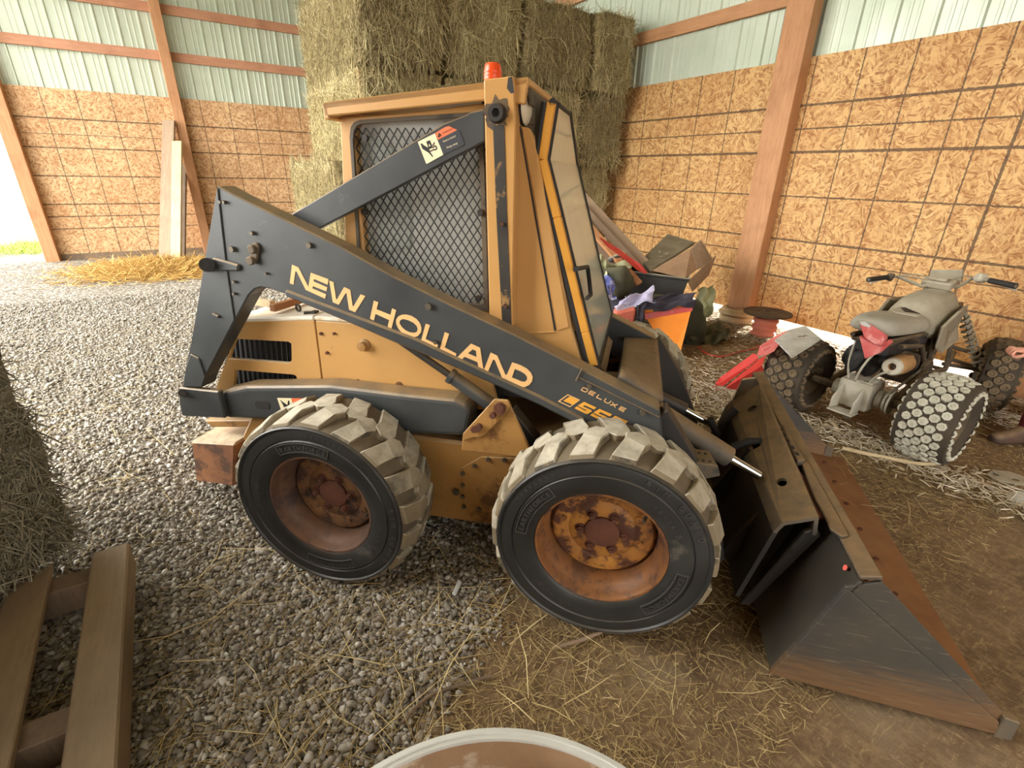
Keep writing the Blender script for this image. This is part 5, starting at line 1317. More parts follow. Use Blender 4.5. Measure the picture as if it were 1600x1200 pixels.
for s in (1, -1):
    mb = MB(); mb.tube(coil((1.17, .25 * s, .33), (1.02, .11 * s, .66), .03, 9, .008), .008, 6); mb.tube([(1.17, .25 * s, .30), (1.02, .11 * s, .69)], .014, 8); mb.build('front_shock', M['dustgrey'], atv, smooth=50)
mb = MB(); rs_ = coil((.14, .03, .34), (.05, .03, .60), .045, 7, .01); mb.tube(rs_, .010, 6); mb.build('spring', M['alu'], atv, smooth=50)
# muffler
mb = MB(); p0, p1 = ap_((1394, 573), y=-.15), ap_((1436, 566), y=-.15)
p1 = p0 + Vector((.30, .02, -.035)); ax_ = (p1 - p0).normalized()
mb.lathe([(.020, .03), (.022, .004), (.040, 0), (.050, .012), (.056, .05), (.060, .16), (.056, .25), (.030, .30), (.02, .32)], p0, ax_, 28); mu = mb.build('muffler', M['pipe'], atv, smooth=40)
mb = MB(); mb.lathe([(.021, -.004), (.046, -.006), (.053, .008), (.050, .012), (.024, .004), (.02, .06)], p0, ax_, 28); mb.lathe([(.02, .05), (.0001, .05)], p0, ax_, 16); mb.build('muffler_ring', M['alu'], mu, smooth=40)
mb = MB(); mb.tube([p0 + ax_ * .31, p0 + ax_ * .45 + Vector((0, .04, -.02)), (.66, -.06, .50), (.72, 0, .46)], .018, 10); mb.build('exhaust_pipe', M['pipe'], atv, smooth=50)
mb = MB()
for q in ([(-.10, .06, .37), (-.12, .10, .50), (-.03, .10, .62)], [(-.07, -.05, .37), (-.15, -.10, .47), p0 + Vector((-.01, 0, -.03))], [(-.1, .02, .37), (-.13, .0, .52), (-.05, -.06, .62)]):
    pts = [Vector(v) for v in q]; cur = [pts[0].lerp(pts[1], t / 6).lerp(pts[1].lerp(pts[2], t / 6), t / 6) for t in range(7)]; mb.tube(cur, .007, 7)
mb.build('cable', M['alu'], atv, smooth=50)
# seat and covers: lofted sections
def loft(name, secs, m, sub=1, parent=atv):
    mb = MB(); n_ = len(secs[0]); vs_ = [v for s_ in secs for v in s_]
    fs_ = [(i * n_ + j, i * n_ + (j + 1) % n_, (i + 1) * n_ + (j + 1) % n_, (i + 1) * n_ + j) for i in range(len(secs) - 1) for j in range(n_)]
    fs_ += [tuple(range(n_))[::-1], tuple(range((len(secs) - 1) * n_, len(secs) * n_))]
    mb.add(vs_, fs_); return mb.build(name, m, parent, smooth=60, sub=sub)
def sec(x, w0, w1, z0, z1):                          # wide w0 at the foot, w1 at the crown
    return [V(x, -w0, z0), V(x, -w0, z0 + (z1 - z0) * .45), V(x, -w1, z1 - .012), V(x, -w1 * .5, z1), V(x, w1 * .5, z1), V(x, w1, z1 - .012), V(x, w0, z0 + (z1 - z0) * .45), V(x, w0, z0)]
loft('seat', [sec(-.22, .09, .07, .72, .765), sec(-.19, .125, .11, .685, .79), sec(0, .145, .125, .665, .795), sec(.2, .15, .12, .655, .765), sec(.36, .135, .105, .65, .75), sec(.44, .10, .08, .65, .75)], M['seat_grey'])
loft('tank_cover', [sec(.34, .13, .07, .62, .775), sec(.42, .17, .10, .58, .83), sec(.55, .19, .11, .54, .855), sec(.72, .18, .10, .56, .86), sec(.86, .13, .07, .62, .85), sec(.92, .06, .04, .68, .82)], M['dustgrey'])
mb = MB(); q = [ap_(p, z=.852) for p in ((1391, 484), (1408, 480), (1440, 493), (1432, 495.5), (1398, 489))]; mb.prism(q, (0, 0, .006)); mb.build('tank_emblem', M['alu'], atv, bevel=.002)
mb = MB(); mb.prism(q and [v + Vector((.012, -.006, .006)) for v in [ap_(p, z=.852) for p in ((1404, 483), (1410, 482), (1434, 492.5), (1410, 489))]], (0, 0, .002)); mb.build('tank_emblem', M['black'], atv)
for s in (1, -1):
    q = [V(.36, .19, .70), V(.52, .205, .78), V(.80, .17, .78), V(.93, .11, .72), V(.90, .13, .60), V(.74, .19, .56), V(.50, .20, .50), V(.38, .19, .56)]
    mb = MB(); mb.prism([V(v.x, v.y * s, v.z) for v in q], (0, -.018 * s, 0)); mb.build('side_cover', M['dustgrey'], atv, bevel=.008)
mb = MB(); mb.box((.10, 0, .635), (.50, .20, .03)); mb.build('seat_base', M['dustbrown'], atv, bevel=.01)
# handlebar
hb = [ap_((1357, 437), z=.90), ap_((1386, 433), z=.905), ap_((1402, 432), z=.91), ap_((1440, 447), z=.875), ap_((1466, 446), z=.885), ap_((1497, 448), z=.875), ap_((1521, 434), z=.94), ap_((1540, 437), z=.945), ap_((1587, 447), z=.945)]
mb = MB(); mb.tube(hb, .011, 10); bar_ = mb.build('handlebar', M['dustgrey'], atv, smooth=50)
mb = MB(); mb.tube([hb[0], hb[1]], .017, 12); mb.build('grip', M['black'], bar_, smooth=50)
mb = MB(); mb.tube([hb[7].lerp(hb[8], .15), hb[8]], .018, 12); mb.build('grip', M['black'], bar_, smooth=50)
mb = MB(); mb.box(hb[1].lerp(hb[2], .3), (.05, .045, .05), (.2, .3, .4)); mb.build('switch', M['dustbrown'], bar_, bevel=.008)
mb = MB(); mb.box(hb[6].lerp(hb[7], .6) + Vector((0, 0, .005)), (.055, .06, .055), (.2, .3, .9)); mb.build('throttle', M['alu'], bar_, bevel=.01)
mb = MB(); mb.tube([hb[7] + Vector((.05, 0, .0)), hb[8] + Vector((.05, -.0, -.03))], .006, 8, flat=1.6); mb.build('brake_lever', M['alu'], bar_, smooth=50)
mb = MB(); mb.tube([hb[1] + Vector((.05, 0, 0)), hb[0] + Vector((.045, 0, -.025))], .006, 8, flat=1.6); mb.build('clutch_lever', M['alu'], bar_, smooth=50)
mb = MB()
for a_, b_, h_ in ((hb[2], hb[4], .07), (hb[6], hb[4], .06), (hb[2], hb[4], .03)):
    m_ = a_.lerp(b_, .5) + Vector((.05, 0, h_)); mb.tube([(a_.lerp(m_, t / 8)).lerp(m_.lerp(b_, t / 8), t / 8) for t in range(9)], .005, 6)
mb.build('cable', M['dustgrey'], bar_, smooth=50)
hc = hb[4]
mb = MB(); mb.box(hc + Vector((-.01, 0, .015)), (.08, .17, .05), (0, R(-20), 0)); mb.box(hc + Vector((-.03, 0, .05)), (.05, .10, .02), (0, R(-25), 0)); mb.box(hc + Vector((-.03, 0, -.04)), (.06, .13, .03), (0, R(-20), 0)); mb.build('instrument_cover', M['dustgrey'], atv, bevel=.008)
mb = MB(); mb.tube([hc + Vector((0, 0, -.02)), (1.04, .02, .40)], .022, 12); mb.build('steering_stem', M['dustbrown'], atv, smooth=40)
q = [ap_(p, x=.98) for p in ((1449, 441), (1454, 421), (1506, 421), (1503, 440), (1490, 436), (1475, 444), (1461, 436))]
mb = MB(); mb.prism(q, (.02, 0, -.01)); mb.build('front_cowl', M['dustgrey'], atv, bevel=.006)
# torn pieces of faded red bodywork under the seat
mb = MB()
q = [ap_(p, x=-.24) for p in ((1343, 506), (1358, 505), (1384, 522), (1378, 540), (1366, 538), (1350, 527))]; mb.hull(q, [v + Vector((.05, 0, -.02)) for v in q])
q = [ap_(p, x=-.22) for p in ((1342, 525), (1366, 538), (1388, 531), (1392, 536), (1372, 553), (1351, 561))]; mb.hull(q, [v + Vector((.04, 0, 0)) for v in q])
mb.build('torn_bodywork', M['pink'], atv, bevel=.004)
mb = MB(); q = [ap_(p, x=-.245) for p in ((1343, 502), (1352, 503), (1361, 509), (1358, 512), (1346, 508))]; mb.prism(q, (.02, 0, 0)); mb.build('torn_edge', M['white_plastic'], atv)
# torn red fender leaning on the left rear tyre
fp = lambda p, z: bp(p, z=z)
fe = thing('torn_fender', 'torn red plastic fender with chalky white end lying over a quad bike tyre', 'fender', (3.2, 1.8, 0))
off = Vector((3.2, 1.8, 0))
def fsheet(name, pts, m, th=.012, up=(0, 0, 1)):
    q = [fp(p, z) - off for p, z in pts]; mb = MB(); mb.prism(q, Vector(up) * th); return mb.build(name, m, fe, bevel=.003)
fsheet('white_end', [((1210, 533), .525), ((1234, 517), .535), ((1258, 511), .545), ((1283, 532), .56), ((1262, 545), .565), ((1237, 560.5), .56)], M['white_plastic'])
fsheet('faded_part', [((1183, 556), .36), ((1187, 542), .40), ((1210, 528), .46), ((1234, 517), .535), ((1210, 549), .535), ((1196, 556), .44)], M['pink'])
fsheet('red_rail', [((1117, 603), .03), ((1123, 596), .05), ((1176, 557), .34), ((1184, 562), .34), ((1131, 603), .05)], M['red'], .03)
fsheet('red_panel', [((1132, 607), .03), ((1184, 563), .33), ((1197, 556), .42), ((1190, 572), .36), ((1204, 608), .14), ((1146, 610), .03)], M['red'], .006)
fsheet('torn_tip', [((1101, 611), .012), ((1116, 603), .03), ((1131, 606), .03), ((1126, 612), .012)], M['pink'], .01)
# ================================================================== wire spool, coil, wires and scraps on the floor
M['rope'] = worn('pink_wire', srgb(226, 142, 116), srgb(206, 112, 90), 30, .7, 0, bump=.3, stretch=(.2, .2, 5))
M['flange'] = worn('dark_flange', srgb(96, 78, 56), srgb(74, 58, 42), 9, .85, 0, wear=srgb(140, 112, 78), wear_amt=.35, bump=.2)
M['cream_hose'] = worn('cream_hose', srgb(206, 186, 148), srgb(186, 164, 126), 6, .7, 0, bump=.1)
M['orange'] = worn('orange_plastic', srgb(246, 150, 54), srgb(232, 132, 44), 2.5, .45, 0, wear=srgb(200, 120, 60), wear_amt=.25, bump=.02)
M['tub'] = worn('black_tub', srgb(42, 42, 40), srgb(58, 55, 50), 3, .6, 0, dust=srgb(176, 164, 138), dust_amt=.9, wear=srgb(88, 80, 66), wear_amt=.3, bump=.05)
M['tarp'] = worn('green_tarp', srgb(70, 70, 50), srgb(54, 54, 40), 4, .8, 0, dust=srgb(120, 112, 84), dust_amt=.5, bump=.15)
M['pale_tarp'] = worn('pale_green_sheet', srgb(178, 180, 140), srgb(140, 144, 106), 6, .6, 0, bump=.15)
M['cloth_dark'] = worn('dark_cloth', srgb(58, 52, 62), srgb(42, 38, 46), 9, .9, 0, wear=srgb(92, 84, 92), wear_amt=.35, bump=.2)
M['cloth_lav'] = worn('lavender_cloth', srgb(196, 190, 212), srgb(162, 156, 186), 8, .9, 0, wear=srgb(226, 224, 232), wear_amt=.35, bump=.2)
M['cloth_blue'] = worn('blue_cloth', srgb(110, 116, 176), srgb(70, 74, 124), 10, .9, 0, wear=srgb(216, 214, 224), wear_amt=.42, wear_scale=9, bump=.2)
M['crate'] = woodmat('crate_wood', srgb(148, 116, 88), srgb(166, 134, 104), srgb(120, 92, 68), 'X')
M['crate_grey'] = worn('mouldy_board', srgb(112, 100, 76), srgb(92, 82, 60), 6, .9, 0, wear=srgb(146, 132, 104), wear_amt=.35, bump=.3)
M['salmon'] = worn('salmon_plastic', srgb(216, 120, 96), srgb(196, 104, 84), 4, .6, 0, wear=srgb(236, 200, 180), wear_amt=.3, bump=.05)
M['white_drum'] = worn('white_plastic_drum', srgb(222, 224, 216), srgb(206, 206, 196), 5, .5, 0, wear=srgb(176, 150, 112), wear_amt=.28, wear_scale=8, bump=.05)
M['drum_inside'] = worn('stained_drum_wall', srgb(182, 154, 120), srgb(154, 122, 90), 5, .75, 0, wear=srgb(214, 202, 180), wear_amt=.42, wear_scale=6, bump=.15)
M['mash'] = worn('feed_mash', srgb(150, 106, 64), srgb(176, 134, 88), 14, .9, 0, wear=srgb(112, 76, 44), wear_amt=.4, bump=.5)
sx, sy = 4.93, 2.74
sp_t = thing('wire_spool', 'wire spool wound with pink wire standing by the right wall, dark upper flange', 'spool', (sx, sy, 0))
mb = MB(); mb.lathe([(.0001, .0), (.22, .0), (.22, .018), (.0001, .018)], (0, 0, 0), (0, 0, 1), 36); mb.build('lower_flange', M['cream_hose'], sp_t)
mb = MB(); prof = [(.098, .018)] + [(.112 + .006 * (i % 2) + .008 * math.sin(i * .7), .022 + i * .0085) for i in range(29)] + [(.098, .27)]
mb.lathe(prof, (0, 0, 0), (0, 0, 1), 32); mb.build('wound_wire', M['rope'], sp_t, smooth=60)
mb = MB(); mb.lathe([(.03, .262), (.235, .262), (.235, .282), (.10, .284), (.09, .290), (.03, .290)], (0, 0, 0), (0, 0, 1), 36, closed=True); mb.build('upper_flange', M['flange'], sp_t, bevel=.003)
def wire(name, pts, r, m, label, cat, smooth_n=8, n=8):
    pts = [Vector(p) for p in pts]; out = []
    for i in range(len(pts) - 1):
        a_, b_, c_, d_ = pts[max(i - 1, 0)], pts[i], pts[i + 1], pts[min(i + 2, len(pts) - 1)]
        for k in range(smooth_n):
            t = k / smooth_n; out.append(.5 * ((2 * b_) + (c_ - a_) * t + (2 * a_ - 5 * b_ + 4 * c_ - d_) * t * t + (3 * b_ - a_ - 3 * c_ + d_) * t ** 3))
    out.append(pts[-1]); mb = MB(); mb.tube(out, r, n); return tag(mb.build(name, m, smooth=60), label, cat)
G_ = lambda p, z=.01: bp(p, z=z)
def on_ground(p, up=.012):
    q = bp(p, z=0)
    for _ in range(3): q = bp(p, z=float(gh(q.x, q.y)) + up)
    return q
wire('wire', [on_ground(p) for p in ((1091, 541), (1098, 549), (1112, 555), (1130, 557), (1150, 551), (1178, 545), (1186, 540))], .007, M['red'], 'thin red wire looping across the dirt towards the spool', 'wire')
mb = MB()
for k in range(4): mb.lathe([(.165 + .035 * math.cos(a_) + .008 * k * (-1) ** k, .035 + k * .045 + .028 * math.sin(a_)) for a_ in [2 * PI * j / 10 for j in range(10)]], (0, 0, 0), (.06 * (-1) ** k, .04, 1), 36, closed=True)
hc_ = mb.build('hose_coil', M['cream_hose'], smooth=60); hc_.location = (WX - .085 - .02, pb.y, .0); tag(hc_, 'coil of cream hose stacked around the foot of the timber post', 'hose')
wire('hose', [on_ground(p, .02) for p in ((1316, 700), (1350, 708), (1390, 716), (1430, 724), (1462, 724), (1482, 716), (1484, 706))], .012, M['cream_hose'], 'beige hose curling under the pale rear tyre of the quad bike', 'hose')
wire('hose', [on_ground(p, .015) for p in ((1563, 607), (1580, 604), (1597, 610), (1604, 616), (1590, 617), (1566, 619))], .012, M['cream_hose'], 'short loop of beige hose behind the front tyre of the quad bike', 'hose')
# metal strap with holes, white shard
q = [on_ground(p, .004) for p in ((1541, 742), (1550, 736), (1575, 739), (1606, 750), (1606, 762), (1572, 756), (1550, 750))]
hs = []
for c in ((1554, 743), (1585, 752)):
    c0 = on_ground(c, .004); hs.append([c0 + Vector((math.cos(a_), math.sin(a_), 0)) * .018 for a_ in [2 * PI * k / 10 for k in range(10)]])
zc = sum(v.z for v in q) / len(q)
for l in [q] + hs:
    for v in l: v.z = zc
mb = MB(); mb.prism(q, (0, 0, .012), hs); tag(mb.build('metal_strap', M['dustgrey'], bevel=.002), 'dusty metal strap with two holes lying flat on the dirt', 'scrap')
q = [on_ground(p, .004) for p in ((1570, 778), (1582, 769), (1606, 771), (1610, 788), (1594, 793))]
mb = MB(); mb.hull(q, [v + Vector((0, 0, .012 if i else .004)) for i, v in enumerate(q)]); tag(mb.build('plastic_shard', M['white_plastic'], bevel=.003), 'white plastic shard lying on the dirt in front of the metal strap', 'scrap')
q0, q1 = on_ground((1300, 618), .012), on_ground((1309, 622), .012)
mb = MB(); mb.tube([on_ground((1297, 655), .012), on_ground((1311, 672), .012)], .012, 6); tag(mb.build('stick', M['pale_wood']), 'pale stub of wood on the dirt behind the quad bike hitch', 'stick')
wire('stick', [on_ground(p, .02) for p in ((864, 1012), (905, 1001), (940, 987))], .007, M['grey_wood'], 'bent stick lying on the straw under the front wheel', 'stick', n=7)
wire('stick', [on_ground(p, .02) for p in ((628, 1130), (665, 1092), (700, 1076), (768, 1056))], .006, M['dark_wood'], 'crooked twig on the gravel edge behind the white drum', 'stick', n=7)
q = [on_ground(p, .015) for p in ((706, 930), (716, 908), (722, 911), (712, 932))]
mb = MB(); mb.hull(q, [v + Vector((0, 0, .012)) for v in q]); tag(mb.build('flint_chip', M['white_plastic'], bevel=.003), 'slim white stone chip on the dark gravel left of the front wheel', 'stone')

# ================================================================== junk pile behind the loader
D = dp
def slab(name, quad, th_vec, m, label, cat, bevel=.006, group=None):
    mb = MB(); mb.hull(quad, [q + Vector(th_vec) for q in quad]); return tag(mb.build(name, m, bevel=bevel), label, cat, group)
back = Vector((.62, .70, 0))
# orange scoop: open tapered plastic bin, red band at the rim
o_tl, o_tr, o_br, o_bl = D((1006, 492), 4.52), D((1082, 478), 4.48), on_ground((1061, 561), .012), on_ground((1050, 559), .012)
oc = o_br.copy(); oc.z = 0
bin_ = thing('orange_bin', 'tapered orange plastic bin with a red band, standing in the junk pile', 'bin', oc)
o_ = lambda v: v - oc
tk = back * .26
mb = MB(); mb.hull([o_(v) for v in (o_tl, o_tr, o_br, o_bl)], [o_(v) + back * .012 for v in (o_tl, o_tr, o_br, o_bl)])
mb.hull([o_(o_tr), o_(o_tr) + tk, o_(o_br) + tk * .25, o_(o_br)], [v - Vector((CR.x, CR.y, 0)) * .012 for v in [o_(o_tr), o_(o_tr) + tk, o_(o_br) + tk * .25, o_(o_br)]])
mb.hull([o_(o_tl), o_(o_tl) + tk, o_(o_bl) + tk * .25, o_(o_bl)], [v + Vector((CR.x, CR.y, 0)) * .012 for v in [o_(o_tl), o_(o_tl) + tk, o_(o_bl) + tk * .25, o_(o_bl)]])
mb.hull([o_(o_tl) + tk, o_(o_tr) + tk, o_(o_br) + tk * .25, o_(o_bl) + tk * .25], [v + back * .012 for v in (o_(o_tl) + tk, o_(o_tr) + tk, o_(o_br) + tk * .25, o_(o_bl) + tk * .25)])
mb.build('body', M['orange'], bin_, bevel=.004)
mb = MB(); q = [o_(D(p, d)) - back * .008 for p, d in (((1007, 490), 4.51), ((1083, 476), 4.47), ((1081.5, 486), 4.475), ((1008, 499), 4.515))]; mb.hull(q, [v + back * .006 for v in q]); bd = mb.build('band', M['red'], bin_, bevel=.002)
mb = MB()
for p in ((1016, 493.5), (1050, 487), (1075, 482)): mb.disc(o_(D(p, 4.49)) - back * .006, -back, .006, .006, 8)
mb.build('rivet', M['alu'], bd)
mb = MB(); q = [o_(v) - back * .003 for v in (D((1016, 505), 4.515), D((1022, 506), 4.515), D((1050, 556), 4.49), D((1047, 557), 4.49))]; mb.hull(q, [v + back * .003 for v in q]); mb.build('crease', M['orange'], bin_)
# salmon box left of it
q = [D((960, 489), 4.30), D((994, 481), 4.34), D((994, 530), 4.40), D((960, 540), 4.36)]
for v_, t_ in ((q[2], q[1]), (q[3], q[0])): v_.x, v_.y, v_.z = t_.x, t_.y, .02
slab('plastic_box', q, back * .22, M['salmon'], 'salmon pink plastic box showing above the far boom arm', 'box', .02)
# black tub with a rolled rim
tb = [D((974, 424), 4.78), D((1076, 437), 4.62)]
tvec = Vector((.50, .42, .06)); dwn = Vector((0, 0, -.27)) + Vector((0, 0, 0))
rim_ = [tb[0], tb[1], tb[1] + tvec, tb[0] + tvec]; cen = sum(rim_, Vector()) / 4
bot = [cen + (v - cen) * .84 + dwn for v in rim_]
tubo = thing('mortar_tub', 'black mixing tub with dusty rim tilted on the junk pile', 'tub', (cen.x, cen.y, bot[0].z))
oc2 = Vector(tubo.location)
r_ = [v - oc2 for v in rim_]; b_ = [v - oc2 for v in bot]; ri = [(sum(r_, Vector()) / 4) + (v - sum(r_, Vector()) / 4) * .965 for v in r_]; bi = [v + Vector((0, 0, .012)) for v in b_]
mb = MB()
for i in range(4):
    j = (i + 1) % 4
    mb.add([r_[i], r_[j], b_[j], b_[i], ri[i], ri[j], bi[j], bi[i]], [(0, 1, 2, 3), (4, 7, 6, 5), (0, 4, 5, 1), (3, 2, 6, 7)])
mb.add(b_ + bi, [(0, 3, 2, 1), (4, 5, 6, 7)])
mb.build('body', M['tub'], tubo, fix=False)
mb = MB(); mb.tube(r_ + [r_[0], r_[0].lerp(r_[1], .1)], .016, 8); mb.build('rim', M['tub'], tubo, smooth=60)
# crate tipped in the tub
c0, c1, c2, c3 = D((1017, 424), 4.74), D((1071, 434), 4.62), D((1091, 421), 4.74), D((1081, 390), 4.90)
fl_, fr2, bl_, br2 = D((1000, 407), 4.95), D((1018, 421), 4.72), D((1043, 365), 5.3), D((1086, 378), 5.0)
cr_ = thing('wooden_crate', 'weathered wooden crate tipped upside down inside the black tub', 'crate', D((1050, 415), 4.8))
oc3 = Vector(cr_.location)
mb = MB(); q = [v - oc3 for v in (fl_, fr2, br2, bl_)]; mb.hull(q, [v + Vector((0, 0, -.03)) for v in q]); mb.build('bottom_board', M['crate_grey'], cr_, bevel=.005)
mb = MB(); q = [v - oc3 for v in (D((1018, 423), 4.72), D((1080, 388), 4.92), D((1090, 421), 4.80), D((1071, 435), 4.63))]; mb.hull(q, [v + back * .03 for v in q]); mb.build('side_board', M['crate'], cr_, bevel=.004)
mb = MB(); q = [v - oc3 for v in (D((1080, 389), 4.91), D((1096, 375), 5.02), D((1114, 406), 4.96), D((1090, 422), 4.79))]; mb.hull(q, [v + back * .05 for v in q]); mb.build('end_board', M['grey_wood'], cr_, bevel=.004)
# brown paper flap / board right of the tub
slab('leaning_board', [D((1074, 440), 4.66), D((1120, 398), 5.0), D((1108, 430), 5.0), D((1082, 457), 4.7)], back * .02, M['grey_wood'], 'grey board sticking out right of the black tub', 'board')
# red curved strip
q = [(937, 370, 4.55), (952, 380, 4.56), (969, 390, 4.58), (986, 403, 4.6), (1001, 413, 4.62), (1012, 426, 4.66)]
ql = [(938, 374, 4.5), (950, 387, 4.5), (966, 398, 4.52), (980, 409, 4.54), (996, 422, 4.58), (1008, 428, 4.64)]
mb = MB(); mb.hull([D(p[:2], p[2]) for p in q] + [D(p[:2], p[2]) for p in ql[::-1]], [D(p[:2], p[2]) + back * .012 for p in q] + [D(p[:2], p[2]) + back * .012 for p in ql[::-1]])
tag(mb.build('plastic_strip', M['red'], bevel=.003), 'curved red plastic strip poking up from the junk pile', 'plastic strip')
# lumber leaning on the hay
for lab, p0, d0, p1, d1, w_, m_ in (('widest grey plank leaning against the stacked hay', (908, 306), 5.15, (988, 392), 4.95, .11, 'grey_wood'), ('narrow plank leaning just left of the widest plank on the hay', (906, 318), 5.05, (974, 392), 4.85, .06, 'dark_wood'), ('brown plank leaning lowest against the hay beside the cab', (905, 336), 4.95, (964, 404), 4.75, .07, 'brown_wood'), ('dark board lying behind the leaning planks by the cab', (908, 352), 5.1, (950, 412), 4.8, .12, 'dark_wood')):
    a_, b2 = D(p0, d0), D(p1, d1); b2 = b2 + (b2 - a_).normalized() * .35
    ax_ = (a_ - b2); L_ = ax_.length; ax_.normalize(); sd = Vector((CR.x, CR.y, 0)); sd = (sd - ax_ * sd.dot(ax_)).normalized(); nn = ax_.cross(sd)
    mb = MB(); mb.box((0, 0, L_ / 2), (w_, .035, L_)); ob = mb.build('leaning_plank', M[m_], bevel=.003)
    ob.matrix_world = Matrix(((sd.x, nn.x, ax_.x, b2.x), (sd.y, nn.y, ax_.y, b2.y), (sd.z, nn.z, ax_.z, b2.z), (0, 0, 0, 1))); tag(ob, lab, 'plank', 'planks leaning on the hay')
slab('wood_block', [D((944, 371), 4.98), D((957, 361), 5.0), D((959, 367), 5.0), D((948, 378), 4.98)], back * .03, M['pale_wood'], 'small pale wood block between the leaning planks', 'block')
# crumpled cloth, sheets and the tarp: folded grids
def cloth(name, corners, amp, seed, m, label, cat, n=14, drop=0.0, th=.008):
    q = random.Random(seed); a_, b2, c_, d_ = corners; ph_ = [q.uniform(0, 6) for _ in range(8)]
    nn = (b2 - a_).cross(d_ - a_).normalized(); vs_ = []
    for i in range(n + 1):
        for j in range(n + 1):
            u, v = i / n, j / n; p = a_.lerp(b2, u).lerp(d_.lerp(c_, u), v)
            w_ = math.sin(u * 9 + ph_[0] + 3 * v) + math.sin(v * 11 + ph_[1] - 4 * u) * .8 + math.sin((u + v) * 17 + ph_[2]) * .4 + math.sin(u * 23 + ph_[3]) * math.sin(v * 19 + ph_[4]) * .5
            vs_.append(p + nn * amp * w_ + Vector((0, 0, -drop * (2 * u - 1) ** 2)) + (b2 - a_) * .05 * math.sin(v * 7 + ph_[5]) + (d_ - a_) * .06 * math.sin(u * 8 + ph_[6]))
    mb = MB(); mb.add(vs_, [(i * (n + 1) + j, i * (n + 1) + j + 1, (i + 1) * (n + 1) + j + 1, (i + 1) * (n + 1) + j) for i in range(n) for j in range(n)])
    return tag(mb.build(name, m, smooth=70, fix=False, sub=1, solid=th), label, cat)
cloth('cloth', (D((966, 470), 4.42), D((1020, 448), 4.5), D((1024, 474), 4.44), D((960, 486), 4.34)), .022, 3, M['cloth_lav'], 'crumpled lavender cloth on top of the junk pile', 'cloth')
cloth('cloth', (D((1012, 464), 4.52), D((1088, 458), 4.5), D((1084, 478), 4.44), D((1004, 488), 4.44)), .022, 4, M['cloth_dark'], 'dark cloth bunched over the rim of the orange bin', 'cloth')
cloth('cloth', (D((995, 476), 4.40), D((1010, 474), 4.42), D((1004, 512), 4.38), D((992, 508), 4.36)), .012, 9, M['cloth_dark'], 'dark sleeve hanging down between the salmon box and the orange bin', 'cloth', 8)
cloth('cloth', (D((930, 432), 4.42), D((958, 430), 4.46), D((964, 466), 4.40), D((932, 470), 4.34)), .025, 5, M['cloth_blue'], 'blue and white shirt heaped beside the cab door', 'cloth')
cloth('cloth', (D((926, 402), 4.6), D((946, 400), 4.62), D((948, 436), 4.5), D((930, 438), 4.48)), .022, 15, M['pale_tarp'], 'shiny crumpled wrapper above the blue shirt', 'wrapper', 10)
mb = MB(); mb.blob(D((962, 440), 4.62), (.16, .14, .16), 31, 3, .3); tag(mb.build('sack', M['tarp'], smooth=70), 'dark green sack between the blue shirt and the black tub', 'sack')
mb = MB(); mb.blob(D((968, 405), 4.85), (.13, .12, .07), 32, 3, .3); tag(mb.build('sack', M['tub'], smooth=70), 'black bag under the red plastic strip', 'bag')
cloth('plastic_sheet', (D((940, 416), 4.66), D((982, 405), 4.7), D((990, 418), 4.64), D((946, 424), 4.6)), .014, 17, M['pale_tarp'], 'pale green sheet lying beside the red plastic strip', 'sheet', 8)
cloth('plastic_sheet', (D((1092, 452), 4.9), D((1116, 446), 5.0), D((1112, 490), 4.95), D((1094, 500), 4.85)), .03, 18, M['pale_tarp'], 'pale green plastic sheet hanging at the right of the junk pile', 'sheet', 10)
c_ = D((950, 470), 4.75); mb = MB(); mb.blob((c_.x, c_.y, .2), (.30, .28, .26), 25, 4, .25); tag(mb.build('tarp_bundle', M['cloth_dark'], smooth=70), 'dark bundle under the blue shirt behind the loader cab', 'bundle')
# support under the tub: bundle of dark tarp, and the tarp spread on the dirt
c_ = D((1018, 486), 5.0); mb = MB(); mb.blob((c_.x, c_.y, .21), (.42, .34, .24), 21, 4, .25, (0, 0, .7)); tag(mb.build('tarp_bundle', M['tarp'], smooth=70), 'dark tarp bundle holding up the black tub', 'tarp')
tp0 = [on_ground(p, .05) for p in ((1068, 534), (1134, 532))]; tp1 = [on_ground(p, .08) for p in ((1140, 514), (1086, 504))]
cloth('tarp', (tp0[0], tp0[1], tp1[0], tp1[1]), .035, 22, M['tarp'], 'dark green tarp spread on the dirt right of the orange bin', 'tarp', 18)
mb = MB(); mb.blob(D((1083, 506), 4.75), (.10, .10, .24), 23, 3, .25); tag(mb.build('sack', M['tarp'], smooth=70), 'dark upright sack between the orange bin and the pale sheet', 'sack')

# ================================================================== white drum in front of the camera
drum = thing('white_drum', 'open white plastic drum with stained inside, at the bottom edge in front', 'drum', (.066, .104, 0))
Rd, Hd = .291, .87
mb = MB(); mb.lathe([(.0001, 0), (Rd - .03, 0), (Rd - .008, .03), (Rd - .004, .28), (Rd + .004, .30), (Rd - .004, .32), (Rd - .002, .58), (Rd + .005, .60), (Rd - .002, .62), (Rd - .004, Hd - .05), (Rd - .010, Hd - .02), (Rd - .012, Hd - .006), (Rd - .015, Hd - .004)], (0, 0, 0), (0, 0, 1), 80); mb.build('shell', M['white_drum'], drum, smooth=40)
mb = MB(); mb.lathe([(Rd - .014, Hd - .008), (Rd - .002, Hd - .008), (Rd, Hd - .004), (Rd - .001, Hd), (Rd - .0075, Hd + .0015), (Rd - .0085, Hd - .0005), (Rd - .0145, Hd), (Rd - .016, Hd - .004)], (0, 0, 0), (0, 0, 1), 96, closed=True); mb.build('rim', M['white_drum'], drum, smooth=50)
